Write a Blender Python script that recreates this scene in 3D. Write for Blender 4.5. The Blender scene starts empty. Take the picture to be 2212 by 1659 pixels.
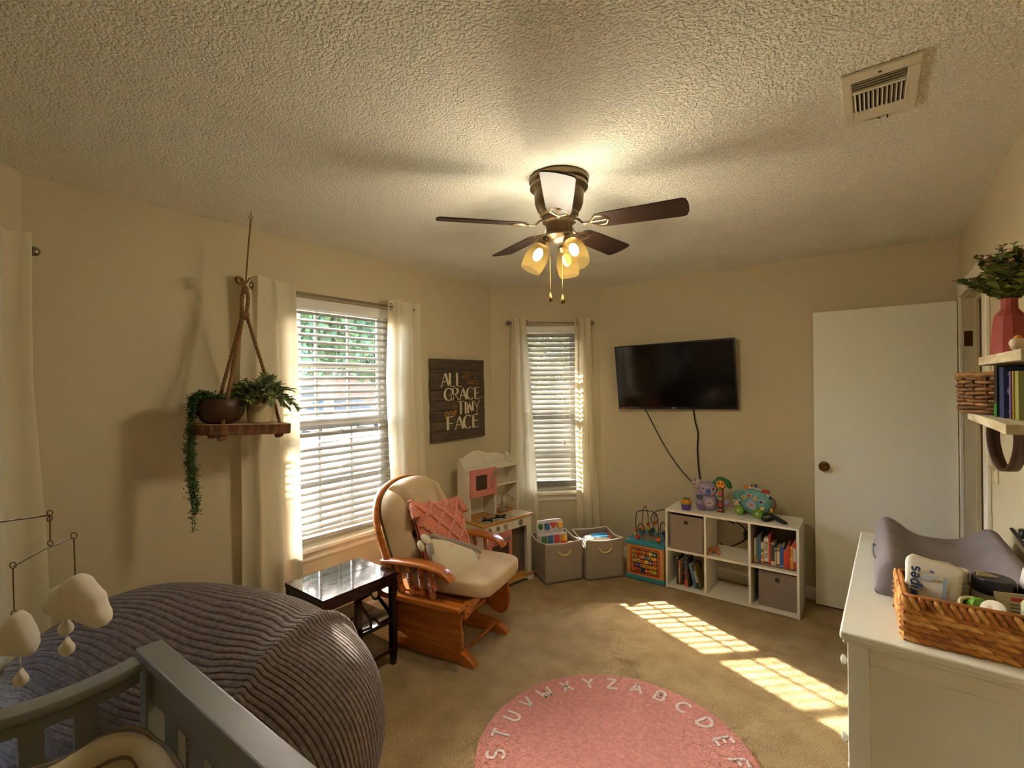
import bpy, bmesh, math, random
from mathutils import Vector, Matrix, Euler, noise
PI = math.pi
R = math.radians
random.seed(7)
SC = bpy.context.scene
COL = SC.collection

# ---------------------------------------------------------------- camera
cd = bpy.data.cameras.new('camera')
cam = bpy.data.objects.new('camera', cd); COL.objects.link(cam)
cd.sensor_width = 36.0
cd.lens = 1028.0 / 2212.0 * 36.0
cd.clip_start = 0.02
YAW, ROLL = R(37.2), 0.0105
fw = Vector((-math.sin(YAW), math.cos(YAW), 0))
r0 = Vector((math.cos(YAW), math.sin(YAW), 0))
u0 = Vector((0, 0, 1))
cr = math.cos(ROLL) * r0 - math.sin(ROLL) * u0
cu = math.sin(ROLL) * r0 + math.cos(ROLL) * u0
m = Matrix((cr, cu, -fw)).transposed().to_4x4()
m.translation = Vector((0, 0, 1.56))
cam.matrix_world = m
SC.camera = cam

# ---------------------------------------------------------------- sky, sun, exposure
w = bpy.data.worlds.new('world'); SC.world = w; w.use_nodes = True
nt = w.node_tree; nt.nodes.clear()
sky = nt.nodes.new('ShaderNodeTexSky'); sky.sky_type = 'NISHITA'
sky.sun_disc = False; sky.sun_elevation = R(33.5); sky.sun_rotation = R(-66.0)
sky.air_density = 1.0; sky.dust_density = 2.0; sky.ozone_density = 1.0
bg = nt.nodes.new('ShaderNodeBackground'); bg.inputs['Strength'].default_value = 7.2
wo = nt.nodes.new('ShaderNodeOutputWorld')
nt.links.new(sky.outputs[0], bg.inputs[0]); nt.links.new(bg.outputs[0], wo.inputs[0])
sd = bpy.data.lights.new('sun', 'SUN'); sd.energy = 44.0; sd.angle = R(0.7); sd.color = (1.0, 0.95, 0.86)
sun = bpy.data.objects.new('sun', sd); COL.objects.link(sun)
sun.rotation_euler = Vector((0.913, -0.406, -0.66)).to_track_quat('-Z', 'Y').to_euler()
sun.location = (-9, 6, 8)
LAMP_W = 9.5
SC.cycles.max_bounces = 8; SC.cycles.diffuse_bounces = 6; SC.cycles.glossy_bounces = 3; SC.cycles.transmission_bounces = 6; SC.cycles.transparent_max_bounces = 12
SC.cycles.use_adaptive_sampling = True; SC.cycles.adaptive_threshold = 0.18; SC.cycles.adaptive_min_samples = 20
vs = SC.view_settings
vs.view_transform = 'Standard'; vs.look = 'None'; vs.gamma = 1.0; vs.use_curve_mapping = False
vs.exposure = 0.50

# ---------------------------------------------------------------- materials
MATS = {}
def srgb(r, g, b):
    f = lambda c: (c / 255 / 12.92) if c / 255 <= 0.04045 else ((c / 255 + 0.055) / 1.055) ** 2.4
    return (f(r), f(g), f(b))
def mat(name, col, rough=0.6, metal=0.0, var=0.0, vscale=12.0, bump=0.0, bscale=60.0, trans=0.0, spec=None,
        stretch=None, coat=0.0, bdist=0.01, col2=None, alpha=None, detail=3.0):
    """principled material; var = tonal variation by noise, bump = noise relief, trans = share of light let through a thin sheet"""
    if name in MATS: return MATS[name]
    M = bpy.data.materials.new(name); M.use_nodes = True
    n = M.node_tree; P = n.nodes['Principled BSDF']; out = n.nodes['Material Output']
    P.inputs['Base Color'].default_value = (*col, 1); P.inputs['Roughness'].default_value = rough
    P.inputs['Metallic'].default_value = metal
    if spec is not None: P.inputs['Specular IOR Level'].default_value = spec
    if coat: P.inputs['Coat Weight'].default_value = coat; P.inputs['Coat Roughness'].default_value = 0.08
    tc = mp = None
    if var or bump:
        tc = n.nodes.new('ShaderNodeTexCoord'); mp = n.nodes.new('ShaderNodeMapping')
        n.links.new(tc.outputs['Object'], mp.inputs[0])
        if stretch: mp.inputs['Scale'].default_value = stretch
    if var:
        nz = n.nodes.new('ShaderNodeTexNoise'); nz.inputs['Scale'].default_value = vscale; nz.inputs['Detail'].default_value = detail
        n.links.new(mp.outputs[0], nz.inputs[0])
        rp = n.nodes.new('ShaderNodeValToRGB')
        c2 = col2 or tuple(c * (1 - var) for c in col)
        c1 = col if col2 else tuple(min(1, c * (1 + var * 0.6)) for c in col)
        rp.color_ramp.elements[0].position = 0.36; rp.color_ramp.elements[1].position = 0.64
        rp.color_ramp.elements[0].color = (*c2, 1); rp.color_ramp.elements[1].color = (*c1, 1)
        n.links.new(nz.outputs[0], rp.inputs[0]); n.links.new(rp.outputs[0], P.inputs['Base Color'])
    if bump:
        nb = n.nodes.new('ShaderNodeTexNoise'); nb.inputs['Scale'].default_value = bscale; nb.inputs['Detail'].default_value = 3
        n.links.new(mp.outputs[0], nb.inputs[0])
        bp = n.nodes.new('ShaderNodeBump'); bp.inputs['Strength'].default_value = bump; bp.inputs['Distance'].default_value = bdist
        n.links.new(nb.outputs[0], bp.inputs['Height']); n.links.new(bp.outputs[0], P.inputs['Normal'])
    if trans:
        t = n.nodes.new('ShaderNodeBsdfTranslucent'); t.inputs[0].default_value = (*col, 1)
        mx = n.nodes.new('ShaderNodeMixShader'); mx.inputs[0].default_value = trans
        n.links.new(P.outputs[0], mx.inputs[1]); n.links.new(t.outputs[0], mx.inputs[2]); n.links.new(mx.outputs[0], out.inputs[0])
    MATS[name] = M
    return M
def flat(r, g, b, rough=0.55, name=None, **k):
    return mat(name or 'colour_%d_%d_%d_%d' % (r, g, b, int(rough * 100)), srgb(r, g, b), rough, **k)
def glass(name, rough=0.0, tint=(1, 1, 1), mixv=0.9):
    if name in MATS: return MATS[name]
    M = bpy.data.materials.new(name); M.use_nodes = True; n = M.node_tree
    n.nodes.remove(n.nodes['Principled BSDF']); out = n.nodes['Material Output']
    t = n.nodes.new('ShaderNodeBsdfTransparent'); t.inputs[0].default_value = (*tint, 1)
    g = n.nodes.new('ShaderNodeBsdfGlossy'); g.inputs['Roughness'].default_value = rough
    fr = n.nodes.new('ShaderNodeFresnel'); fr.inputs[0].default_value = 1.45
    mx = n.nodes.new('ShaderNodeMixShader')
    n.links.new(fr.outputs[0], mx.inputs[0]); n.links.new(t.outputs[0], mx.inputs[1]); n.links.new(g.outputs[0], mx.inputs[2])
    n.links.new(mx.outputs[0], out.inputs[0]); MATS[name] = M
    return M
def wood(name, c1, c2, rough=0.4, scale=(1, 12, 12), coat=0.0, vs_=4.0):
    return mat(name, c1, rough, var=0.4, vscale=vs_, stretch=scale, col2=c2, coat=coat, bump=0.05, bscale=20, detail=6)

# ---------------------------------------------------------------- mesh builder
class MB:
    def __init__(s): s.v = []; s.f = []; s.mi = []; s.cm = 0
    def add(s, vs, fs, M=None):
        b = len(s.v)
        s.v += [tuple(M @ Vector(p)) for p in vs] if M is not None else [tuple(p) for p in vs]
        s.f += [tuple(b + i for i in f) for f in fs]; s.mi += [s.cm] * len(fs)
        return s
    def box(s, x0, x1, y0, y1, z0, z1, M=None):
        return s.add([(x0, y0, z0), (x1, y0, z0), (x1, y1, z0), (x0, y1, z0), (x0, y0, z1), (x1, y0, z1), (x1, y1, z1), (x0, y1, z1)],
                     [(0, 3, 2, 1), (4, 5, 6, 7), (0, 1, 5, 4), (1, 2, 6, 5), (2, 3, 7, 6), (3, 0, 4, 7)], M)
    def cbox(s, c, d, M=None):
        return s.box(c[0] - d[0] / 2, c[0] + d[0] / 2, c[1] - d[1] / 2, c[1] + d[1] / 2, c[2] - d[2] / 2, c[2] + d[2] / 2, M)
    def bar(s, p, q, wd, th, up=(0, 0, 1)):
        """rectangular bar from p to q; wd across, th along up"""
        p = Vector(p); q = Vector(q); d = (q - p); L = d.length; d.normalize()
        a = d.cross(Vector(up))
        if a.length < 1e-4: a = d.cross(Vector((1, 0, 0)))
        a.normalize(); b = a.cross(d)
        M = Matrix((d, a, b)).transposed().to_4x4(); M.translation = p
        return s.box(0, L, -wd / 2, wd / 2, -th / 2, th / 2, M)
    def cyl(s, p, q, ra, rb=None, n=16, caps=True):
        rb = ra if rb is None else rb
        return s.tube([p, q], [ra, rb], n, caps)
    def tube(s, pts, r, n=8, caps=True, closed=False, flat=1.0, up=None):
        pts = [Vector(p) for p in pts]; N = len(pts)
        rs = r if isinstance(r, (list, tuple)) else [r] * N
        vs = []; prev = None
        for i, p in enumerate(pts):
            if closed: t = pts[(i + 1) % N] - pts[i - 1]
            else: t = pts[min(i + 1, N - 1)] - pts[max(i - 1, 0)]
            if t.length < 1e-9: t = Vector((0, 0, 1))
            t.normalize()
            if prev is None:
                a = Vector(up) if up else (Vector((0, 0, 1)) if abs(t.z) < 0.9 else Vector((1, 0, 0)))
            else: a = prev
            a = (a - t * a.dot(t))
            if a.length < 1e-6: a = t.orthogonal()
            a.normalize(); prev = a; b = t.cross(a)
            for k in range(n):
                th = 2 * PI * k / n
                vs.append(p + (a * math.cos(th) * flat + b * math.sin(th)) * rs[i])
        fs = []
        for i in range(N if closed else N - 1):
            j = (i + 1) % N
            for k in range(n):
                k2 = (k + 1) % n
                fs.append((i * n + k, i * n + k2, j * n + k2, j * n + k))
        if caps and not closed:
            fs.append(tuple(reversed(range(n)))); fs.append(tuple((N - 1) * n + k for k in range(n)))
        return s.add(vs, fs)
    def sweep(s, pts, sec, ups, caps=True):
        """sweep a 2d section (side, up) along pts with per-point up vectors"""
        pts = [Vector(p) for p in pts]; N = len(pts); vs = []
        for i, p in enumerate(pts):
            t = (pts[min(i + 1, N - 1)] - pts[max(i - 1, 0)]).normalized()
            u = Vector(ups[i] if isinstance(ups, list) else ups); u = (u - t * u.dot(t)).normalized(); a = t.cross(u)
            sc = sec(i / (N - 1)) if callable(sec) else sec; n = len(sc)
            for (x, y) in sc: vs.append(p + a * x + u * y)
        fs = []
        for i in range(N - 1):
            for k in range(n):
                k2 = (k + 1) % n; fs.append((i * n + k, (i + 1) * n + k, (i + 1) * n + k2, i * n + k2))
        if caps: fs.append(tuple(range(n))); fs.append(tuple(reversed([(N - 1) * n + k for k in range(n)])))
        return s.add(vs, fs)
    def lathe(s, prof, n=24, M=None, caps=True):
        """prof = [(r, z)...] about z"""
        vs = []; fs = []
        for (r, z) in prof:
            for k in range(n): vs.append((r * math.cos(2 * PI * k / n), r * math.sin(2 * PI * k / n), z))
        for i in range(len(prof) - 1):
            for k in range(n):
                k2 = (k + 1) % n; fs.append((i * n + k, i * n + k2, (i + 1) * n + k2, (i + 1) * n + k))
        if caps:
            fs.append(tuple(reversed(range(n)))); fs.append(tuple((len(prof) - 1) * n + k for k in range(n)))
        return s.add(vs, fs, M)
    def ball(s, c, r, n=16, m_=10, M=None):
        r = (r, r, r) if not isinstance(r, (list, tuple)) else r
        vs = []; fs = []
        for i in range(m_ + 1):
            ph = PI * i / m_ - PI / 2
            for k in range(n):
                th = 2 * PI * k / n
                vs.append((r[0] * math.cos(ph) * math.cos(th), r[1] * math.cos(ph) * math.sin(th), r[2] * math.sin(ph)))
        for i in range(m_):
            for k in range(n):
                k2 = (k + 1) % n; fs.append((i * n + k, i * n + k2, (i + 1) * n + k2, (i + 1) * n + k))
        T = Matrix.Translation(Vector(c))
        return s.add(vs, fs, T @ M if M is not None else T)
    def torus(s, c, rm, r, axis=(0, 0, 1), n=24, k=8):
        ax = Vector(axis).normalized(); a = ax.orthogonal().normalized(); b = ax.cross(a); c = Vector(c)
        return s.tube([c + (a * math.cos(2 * PI * i / n) + b * math.sin(2 * PI * i / n)) * rm for i in range(n)], r, k, closed=True, up=ax)
    def prism(s, poly, t0, t1, plane='xz', M=None):
        """extrude a 2d outline; plane xz -> thickness along y, xy -> along z, yz -> along x"""
        def P(a, b, t): return {'xz': (a, t, b), 'xy': (a, b, t), 'yz': (t, a, b)}[plane]
        n = len(poly)
        vs = [P(a, b, t0) for a, b in poly] + [P(a, b, t1) for a, b in poly]
        fs = [tuple(range(n)), tuple(reversed(range(n, 2 * n)))] + [(i, i + n, (i + 1) % n + n, (i + 1) % n) for i in range(n)]
        return s.add(vs, fs, M)
    def grid(s, fn, nu, nv, closeu=False, closev=False):
        vs = [fn(i / (nu if closeu else nu - 1), j / (nv if closev else nv - 1)) for j in range(nv) for i in range(nu)]
        fs = []
        for j in range(nv if closev else nv - 1):
            for i in range(nu if closeu else nu - 1):
                i2 = (i + 1) % nu; j2 = (j + 1) % nv
                fs.append((j * nu + i, j * nu + i2, j2 * nu + i2, j2 * nu + i))
        return s.add(vs, fs)
    def mesh(s, name, smooth=True, ang=38, weld=False):
        me = bpy.data.meshes.new(name); me.from_pydata(s.v, [], s.f)
        bm = bmesh.new(); bm.from_mesh(me)
        if weld: bmesh.ops.remove_doubles(bm, verts=bm.verts, dist=1e-5)
        bmesh.ops.recalc_face_normals(bm, faces=bm.faces); bm.to_mesh(me); bm.free()
        if any(s.mi) and len(me.polygons) == len(s.mi): me.polygons.foreach_set('material_index', s.mi)
        if smooth:
            me.polygons.foreach_set('use_smooth', [True] * len(me.polygons)); me.set_sharp_from_angle(angle=R(ang))
        return me
    def build(s, name, mt, parent=None, loc=(0, 0, 0), rot=(0, 0, 0), smooth=True, ang=38, bevel=0, seg=2, weld=False, solid=0, sub=0):
        me = s.mesh(name, smooth, ang, weld)
        for q in (mt if isinstance(mt, (list, tuple)) else [mt]): me.materials.append(q)
        return put(name, me, parent, loc, rot, bevel, seg, solid, sub)
def put(name, me, parent=None, loc=(0, 0, 0), rot=(0, 0, 0), bevel=0, seg=2, solid=0, sub=0):
    o = bpy.data.objects.new(name, me); COL.objects.link(o); o.location = loc; o.rotation_euler = rot; o.parent = parent
    if solid: q = o.modifiers.new('thick', 'SOLIDIFY'); q.thickness = solid; q.offset = 0
    if bevel: q = o.modifiers.new('edge', 'BEVEL'); q.width = bevel; q.segments = seg; q.limit_method = 'ANGLE'; q.angle_limit = R(40)
    if sub: q = o.modifiers.new('sub', 'SUBSURF'); q.levels = sub; q.render_levels = sub
    return o
def thing(name, label, cat, loc=(0, 0, 0), rotz=0.0, group=None):
    o = bpy.data.objects.new(name, None); COL.objects.link(o); o.empty_display_size = 0.05
    o.location = loc; o.rotation_euler = (0, 0, rotz); return tag(o, label, cat, group)
def tag(o, label, cat, group=None):
    o['label'] = label; o['category'] = cat
    if group: o['group'] = group
    return o
def struct(o, label=None):
    o['kind'] = 'structure'
    if label: o['label'] = label
    return o
def stuff(o): o['kind'] = 'stuff'; return o
def arc(cx, cy, r, a0, a1, n):
    return [(cx + r * math.cos(R(a0 + (a1 - a0) * i / n)), cy + r * math.sin(R(a0 + (a1 - a0) * i / n))) for i in range(n + 1)]
def rrect(x0, x1, y0, y1, r, n=5):
    return (arc(x1 - r, y0 + r, r, -90, 0, n) + arc(x1 - r, y1 - r, r, 0, 90, n) + arc(x0 + r, y1 - r, r, 90, 180, n) + arc(x0 + r, y0 + r, r, 180, 270, n))
def spline(pts, n=8):
    """Catmull-Rom through points"""
    P = [Vector(p) for p in pts]; P = [P[0] * 2 - P[1]] + P + [P[-1] * 2 - P[-2]]; out = []
    for i in range(1, len(P) - 2):
        a, b, c, d = P[i - 1:i + 3]
        for k in range(n):
            t = k / n
            out.append(0.5 * ((2 * b) + (c - a) * t + (2 * a - 5 * b + 4 * c - d) * t * t + (3 * b - a - 3 * c + d) * t ** 3))
    out.append(P[-2]); return out
def ell(cx, cy, rx, ry, n=24):
    return [(cx + rx * math.cos(2 * PI * i / n), cy + ry * math.sin(2 * PI * i / n)) for i in range(n)]
def sgn_pow(x, p): return math.copysign(abs(x) ** p, x)
def superbox(mb, c, d, e=0.35, n=28, m_=18, fn=None, M=None):
    """soft cushion shape: superellipsoid of size d about c"""
    vs = []; fs = []
    for i in range(m_ + 1):
        ph = PI * i / m_ - PI / 2
        for k in range(n):
            th = 2 * PI * k / n
            x = sgn_pow(math.cos(ph), e) * sgn_pow(math.cos(th), e); y = sgn_pow(math.cos(ph), e) * sgn_pow(math.sin(th), e); z = sgn_pow(math.sin(ph), e)
            p = Vector((x * d[0] / 2, y * d[1] / 2, z * d[2] / 2))
            if fn: p = fn(p, x, y, z)
            vs.append(p)
    for i in range(m_):
        for k in range(n):
            k2 = (k + 1) % n; fs.append((i * n + k, i * n + k2, (i + 1) * n + k2, (i + 1) * n + k))
    T = Matrix.Translation(Vector(c))
    return mb.add(vs, fs, T @ M if M is not None else T)

# ---------------------------------------------------------------- lettering: strokes in a unit box
def _c(cx, cy, rx, ry, a0, a1, n=10):
    return [(cx + rx * math.cos(R(a0 + (a1 - a0) * i / n)), cy + ry * math.sin(R(a0 + (a1 - a0) * i / n))) for i in range(n + 1)]
GL = {
 'A': [[(0, 0), (.35, 1)], [(.35, 1), (.72, 0)], [(.14, .36), (.58, .36)]],
 'B': [[(.05, 0), (.05, 1)], [(.05, 1), (.3, 1)] + _c(.32, .76, .26, .24, 90, -90) + [(.05, .52)], [(.3, .52)] + _c(.34, .26, .3, .26, 90, -90) + [(.05, 0)]],
 'C': [_c(.42, .5, .4, .5, 50, 310, 16)],
 'D': [[(.05, 0), (.05, 1)], [(.05, 1), (.25, 1)] + _c(.25, .5, .42, .5, 90, -90, 12) + [(.05, 0)]],
 'E': [[(.05, 0), (.05, 1)], [(.05, 1), (.55, 1)], [(.05, .52), (.48, .52)], [(.05, 0), (.58, 0)]],
 'F': [[(.05, 0), (.05, 1)], [(.05, 1), (.58, 1)], [(.05, .52), (.48, .52)]],
 'G': [_c(.42, .5, .4, .5, 50, 330, 16) + [(.78, .45)], [(.45, .45), (.8, .45)]],
 'H': [[(.05, 0), (.05, 1)], [(.6, 0), (.6, 1)], [(.05, .5), (.6, .5)]],
 'I': [[(.1, 0), (.1, 1)]],
 'J': [[(.5, 1), (.5, .25)] + _c(.27, .25, .23, .25, 0, -170)],
 'K': [[(.05, 0), (.05, 1)], [(.6, 1), (.05, .42)], [(.22, .6), (.62, 0)]],
 'L': [[(.05, 1), (.05, 0)], [(.05, 0), (.55, 0)]],
 'M': [[(.0, 0), (.1, 1)], [(.1, 1), (.4, .25)], [(.4, .25), (.7, 1)], [(.7, 1), (.8, 0)]],
 'N': [[(.05, 0), (.05, 1)], [(.05, 1), (.6, 0)], [(.6, 0), (.6, 1)]],
 'O': [_c(.4, .5, .38, .5, 0, 360, 20)],
 'P': [[(.05, 0), (.05, 1)], [(.05, 1), (.3, 1)] + _c(.32, .74, .28, .26, 90, -90) + [(.05, .48)]],
 'Q': [_c(.4, .5, .38, .5, 0, 360, 20), [(.5, .22), (.8, -.05)]],
 'R': [[(.05, 0), (.05, 1)], [(.05, 1), (.3, 1)] + _c(.32, .75, .27, .25, 90, -90) + [(.05, .5)], [(.3, .5), (.64, 0)]],
 'S': [_c(.32, .75, .27, .25, 40, 260, 9) + _c(.32, .26, .29, .26, 80, -150, 9)],
 'T': [[(.32, 0), (.32, 1)], [(0, 1), (.64, 1)]],
 'U': [[(.05, 1), (.05, .32)] + _c(.34, .32, .29, .32, 180, 360, 10) + [(.63, 1)]],
 'V': [[(0, 1), (.32, 0)], [(.32, 0), (.66, 1)]],
 'W': [[(0, 1), (.2, 0)], [(.2, 0), (.42, .75)], [(.42, .75), (.64, 0)], [(.64, 0), (.86, 1)]],
 'X': [[(0, 0), (.62, 1)], [(0, 1), (.62, 0)]],
 'Y': [[(0, 1), (.32, .5)], [(.66, 1), (.32, .5)], [(.32, .5), (.32, 0)]],
 'Z': [[(0, 1), (.6, 1)], [(.6, 1), (0, 0)], [(0, 0), (.64, 0)]],
 'o': [_c(.24, .27, .22, .27, 0, 360, 14)],
 'f': [[(.1, -.3), (.18, .6)] + _c(.32, .7, .14, .25, 170, 20, 6), [(.02, .45), (.36, .5)]],
 'd': [_c(.24, .27, .22, .27, 0, 360, 14), [(.46, .95), (.46, .02)]],
 's': [_c(.2, .4, .16, .14, 40, 260, 6) + _c(.2, .14, .17, .14, 80, -150, 6)],
 'i': [[(.1, 0), (.1, .52)], [(.1, .68), (.1, .74)]],
 'n': [[(.05, 0), (.05, .52)], [(.05, .3)] + _c(.24, .32, .19, .2, 170, 0, 6) + [(.43, 0)]],
 'e': [[(.03, .28), (.45, .3)] + _c(.25, .27, .22, .27, 15, 320, 10)],
 'w': [[(0, .52), (.14, 0)], [(.14, 0), (.28, .45)], [(.28, .45), (.42, 0)], [(.42, 0), (.56, .52)]],
 'p': [[(.05, -.35), (.05, .52)], _c(.28, .26, .22, .26, 0, 360, 14)],
 "'": [[(.06, .95), (.04, .75)]],
 '1': [[(.1, .8), (.25, 1)], [(.25, 1), (.25, 0)]], '2': [_c(.28, .72, .26, .28, 160, -30, 8) + [(.02, 0)], [(.02, 0), (.58, 0)]],
}
WID = {'M': .86, 'W': .92, 'I': .2, 'i': .2, "'": .14, 'f': .4, 's': .42, 'w': .62, 'n': .52, 'o': .52, 'd': .54, 'e': .52, 'p': .54, '1': .36, 'F': .58, 'E': .6, 'L': .57, 'C': .74}
def glyph(mb, ch, P, wd, thick=None, serif=0.0, t=0.002, slant=0.0):
    """P maps (x, y, out) to a point; every stroke becomes a raised ribbon. thick = width of falling / upright stems"""
    for st in GL.get(ch, []):
        n = len(st); L = []; Rr = []
        st = [(x + y * slant, y) for x, y in st]
        d0 = (st[-1][0] - st[0][0], st[-1][1] - st[0][1])
        up = abs(d0[1]) > 0.5 and (abs(d0[0]) < 0.2 or d0[0] * d0[1] < 0 or n > 4)
        wv = wd
        for i, (x, y) in enumerate(st):
            a = st[max(i - 1, 0)]; b = st[min(i + 1, n - 1)]
            dx, dy = b[0] - a[0], b[1] - a[1]; l = math.hypot(dx, dy) or 1
            wv = wd
            if thick and n <= 3: wv = thick if up else wd
            if thick and n > 3: wv = wd + (thick - wd) * (abs(dy) / l) ** 2
            L.append((x - dy / l * wv / 2, y + dx / l * wv / 2)); Rr.append((x + dy / l * wv / 2, y - dx / l * wv / 2))
        vs = [P(*p, t) for p in L] + [P(*p, t) for p in Rr] + [P(*p, 0) for p in L] + [P(*p, 0) for p in Rr]
        fs = []
        for i in range(n - 1):
            fs += [(i, i + 1, n + i + 1, n + i), (2 * n + i, i + 2 * n + 1, i + 1, i), (n + i, n + i + 1, 3 * n + i + 1, 3 * n + i)]
        fs += [(0, n, 3 * n, 2 * n), (n - 1, 3 * n - 1, 4 * n - 1, 2 * n - 1)]
        mb.add(vs, fs)
        if serif and n <= 3:
            for (x, y) in (st[0], st[-1]):
                if y < .02 or y > .98:
                    if abs(d0[1]) > 0.5:
                        h = wd * 0.8; sy = y if y < .5 else y - h
                        q = [(x - serif, sy), (x + serif, sy), (x + serif, sy + h), (x - serif, sy + h)]
                        mb.add([P(*k, t) for k in q] + [P(*k, 0) for k in q], [(0, 1, 2, 3), (4, 7, 6, 5), (0, 4, 5, 1), (1, 5, 6, 2), (2, 6, 7, 3), (3, 7, 4, 0)])
def write(mb, text, P, size, wd, thick=None, serif=0.0, t=0.002, gap=0.16, slant=0.0, xs=1.0):
    x = 0.0
    for ch in text:
        if ch != ' ':
            glyph(mb, ch, (lambda a, b, o, x=x: P((x + a * xs) * size, b * size, o)), wd, thick, serif, t, slant)
        x += (WID.get(ch, .64) * xs + gap) if ch != ' ' else .4
    return x * size

# ================================================================ the room
WALL = mat('wall_paint', srgb(200, 187, 153), 0.75)
TRIM = mat('trim_paint', srgb(226, 217, 196), 0.45)
WHITE = mat('white_laminate', srgb(232, 226, 210), 0.4)
H = 2.44
EA, AB, BC, CD, DF, FE = (Vector(p) for p in ((-2.75, .34), (-2.75, 3.313), (-2.01, 4.0), (.427, 4.0), (.427, -.36), (-2.05, -.36)))

def carpet_mat():
    M = bpy.data.materials.new('carpet_pile'); M.use_nodes = True; n = M.node_tree; P = n.nodes['Principled BSDF']
    P.inputs['Roughness'].default_value = 0.95; P.inputs['Specular IOR Level'].default_value = 0.1
    tc = n.nodes.new('ShaderNodeTexCoord')
    def nz(sc, det):
        q = n.nodes.new('ShaderNodeTexNoise'); q.inputs['Scale'].default_value = sc; q.inputs['Detail'].default_value = det
        n.links.new(tc.outputs['Object'], q.inputs[0]); return q
    a, b, c = nz(260, 2), nz(7, 4), nz(90, 3)
    rp = n.nodes.new('ShaderNodeValToRGB')
    rp.color_ramp.elements[0].position = .33; rp.color_ramp.elements[0].color = (*srgb(136, 110, 70), 1)
    rp.color_ramp.elements[1].position = .60; rp.color_ramp.elements[1].color = (*srgb(216, 188, 138), 1)
    n.links.new(a.outputs[0], rp.inputs[0])
    r2 = n.nodes.new('ShaderNodeValToRGB')
    r2.color_ramp.elements[0].position = .35; r2.color_ramp.elements[0].color = (.80, .78, .74, 1)
    r2.color_ramp.elements[1].position = .65; r2.color_ramp.elements[1].color = (1, 1, 1, 1)
    n.links.new(b.outputs[0], r2.inputs[0])
    mx = n.nodes.new('ShaderNodeMix'); mx.data_type = 'RGBA'; mx.blend_type = 'MULTIPLY'; mx.inputs[0].default_value = 1
    n.links.new(rp.outputs[0], mx.inputs[6]); n.links.new(r2.outputs[0], mx.inputs[7]); n.links.new(mx.outputs[2], P.inputs['Base Color'])
    ad = n.nodes.new('ShaderNodeMath'); ad.operation = 'ADD'; n.links.new(a.outputs[0], ad.inputs[0]); n.links.new(c.outputs[0], ad.inputs[1])
    bp = n.nodes.new('ShaderNodeBump'); bp.inputs['Strength'].default_value = .9; bp.inputs['Distance'].default_value = .012
    n.links.new(ad.outputs[0], bp.inputs['Height']); n.links.new(bp.outputs[0], P.inputs['Normal'])
    return M
def popcorn_mat():
    M = bpy.data.materials.new('popcorn_plaster'); M.use_nodes = True; n = M.node_tree; P = n.nodes['Principled BSDF']
    P.inputs['Roughness'].default_value = 0.95; P.inputs['Specular IOR Level'].default_value = 0.05
    P.inputs['Base Color'].default_value = (*srgb(246, 243, 228), 1)
    tc = n.nodes.new('ShaderNodeTexCoord')
    nz = n.nodes.new('ShaderNodeTexNoise'); nz.inputs['Scale'].default_value = 118; nz.inputs['Detail'].default_value = 2.5
    n.links.new(tc.outputs['Object'], nz.inputs[0])
    vo = n.nodes.new('ShaderNodeTexVoronoi'); vo.inputs['Scale'].default_value = 62; vo.feature = 'SMOOTH_F1'
    n.links.new(tc.outputs['Object'], vo.inputs[0])
    su = n.nodes.new('ShaderNodeMath'); su.operation = 'MULTIPLY_ADD'; n.links.new(vo.outputs['Distance'], su.inputs[0]); su.inputs[1].default_value = -.22; n.links.new(nz.outputs[0], su.inputs[2])
    rp = n.nodes.new('ShaderNodeMapRange'); rp.inputs[1].default_value = .24; rp.inputs[2].default_value = .47; rp.interpolation_type = 'SMOOTHSTEP'
    n.links.new(su.outputs[0], rp.inputs[0])
    bp = n.nodes.new('ShaderNodeBump'); bp.inputs['Strength'].default_value = .8; bp.inputs['Distance'].default_value = .006
    n.links.new(rp.outputs[0], bp.inputs['Height']); n.links.new(bp.outputs[0], P.inputs['Normal'])
    return M
CARPET = carpet_mat()
struct(MB().box(-3.2, 1.7, -.7, 4.6, -.12, 0).build('floor', CARPET, smooth=False), 'beige short pile carpet over the whole floor')
struct(MB().box(-3.2, 1.7, -.7, 4.6, H, H + .12).build('ceiling', popcorn_mat(), smooth=False), 'off-white popcorn textured ceiling')

def wall(name, p, q, holes=(), t=.14, label=None):
    """wall from p to q, inner face on the line; holes = (s0, s1, z0, z1)"""
    d = (q - p); L = d.length; a = math.atan2(d.y, d.x)
    xs = sorted({0, L} | {h[0] for h in holes} | {h[1] for h in holes}); mb = MB()
    for i in range(len(xs) - 1):
        x0, x1 = xs[i], xs[i + 1]; hs = [h for h in holes if h[0] <= x0 + 1e-6 and h[1] >= x1 - 1e-6]
        if not hs: mb.box(x0, x1, -t, 0, 0, H)
        for h in hs:
            if h[2] > 0: mb.box(x0, x1, -t, 0, 0, h[2])
            mb.box(x0, x1, -t, 0, h[3], H)
    o = mb.build(name, WALL, loc=(p.x, p.y, 0), rot=(0, 0, a), smooth=False)
    return struct(o, label)
# walls are laid out so that local +y looks into the room
WA = (1.103, 1.923, .58, 2.10); WB = (.211, .721, .575, 2.09); WE = (.25, .76, .58, 2.10)
wall('wall_left', AB, EA, [WA], label='beige bay wall with the wide window')
wall('wall_left_far', BC, AB, [WB], label='angled bay wall with the narrow window')
wall('wall_left_near', EA, FE, [WE], label='angled bay wall nearest the crib')
wall('wall_back', CD, BC, label='beige wall with the television')
wall('wall_right', DF, CD, [(3.49, 4.23, 0, 2.05)], t=.115, label='beige wall with doorway and floating shelves')
wall('wall_front', FE, DF)
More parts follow.
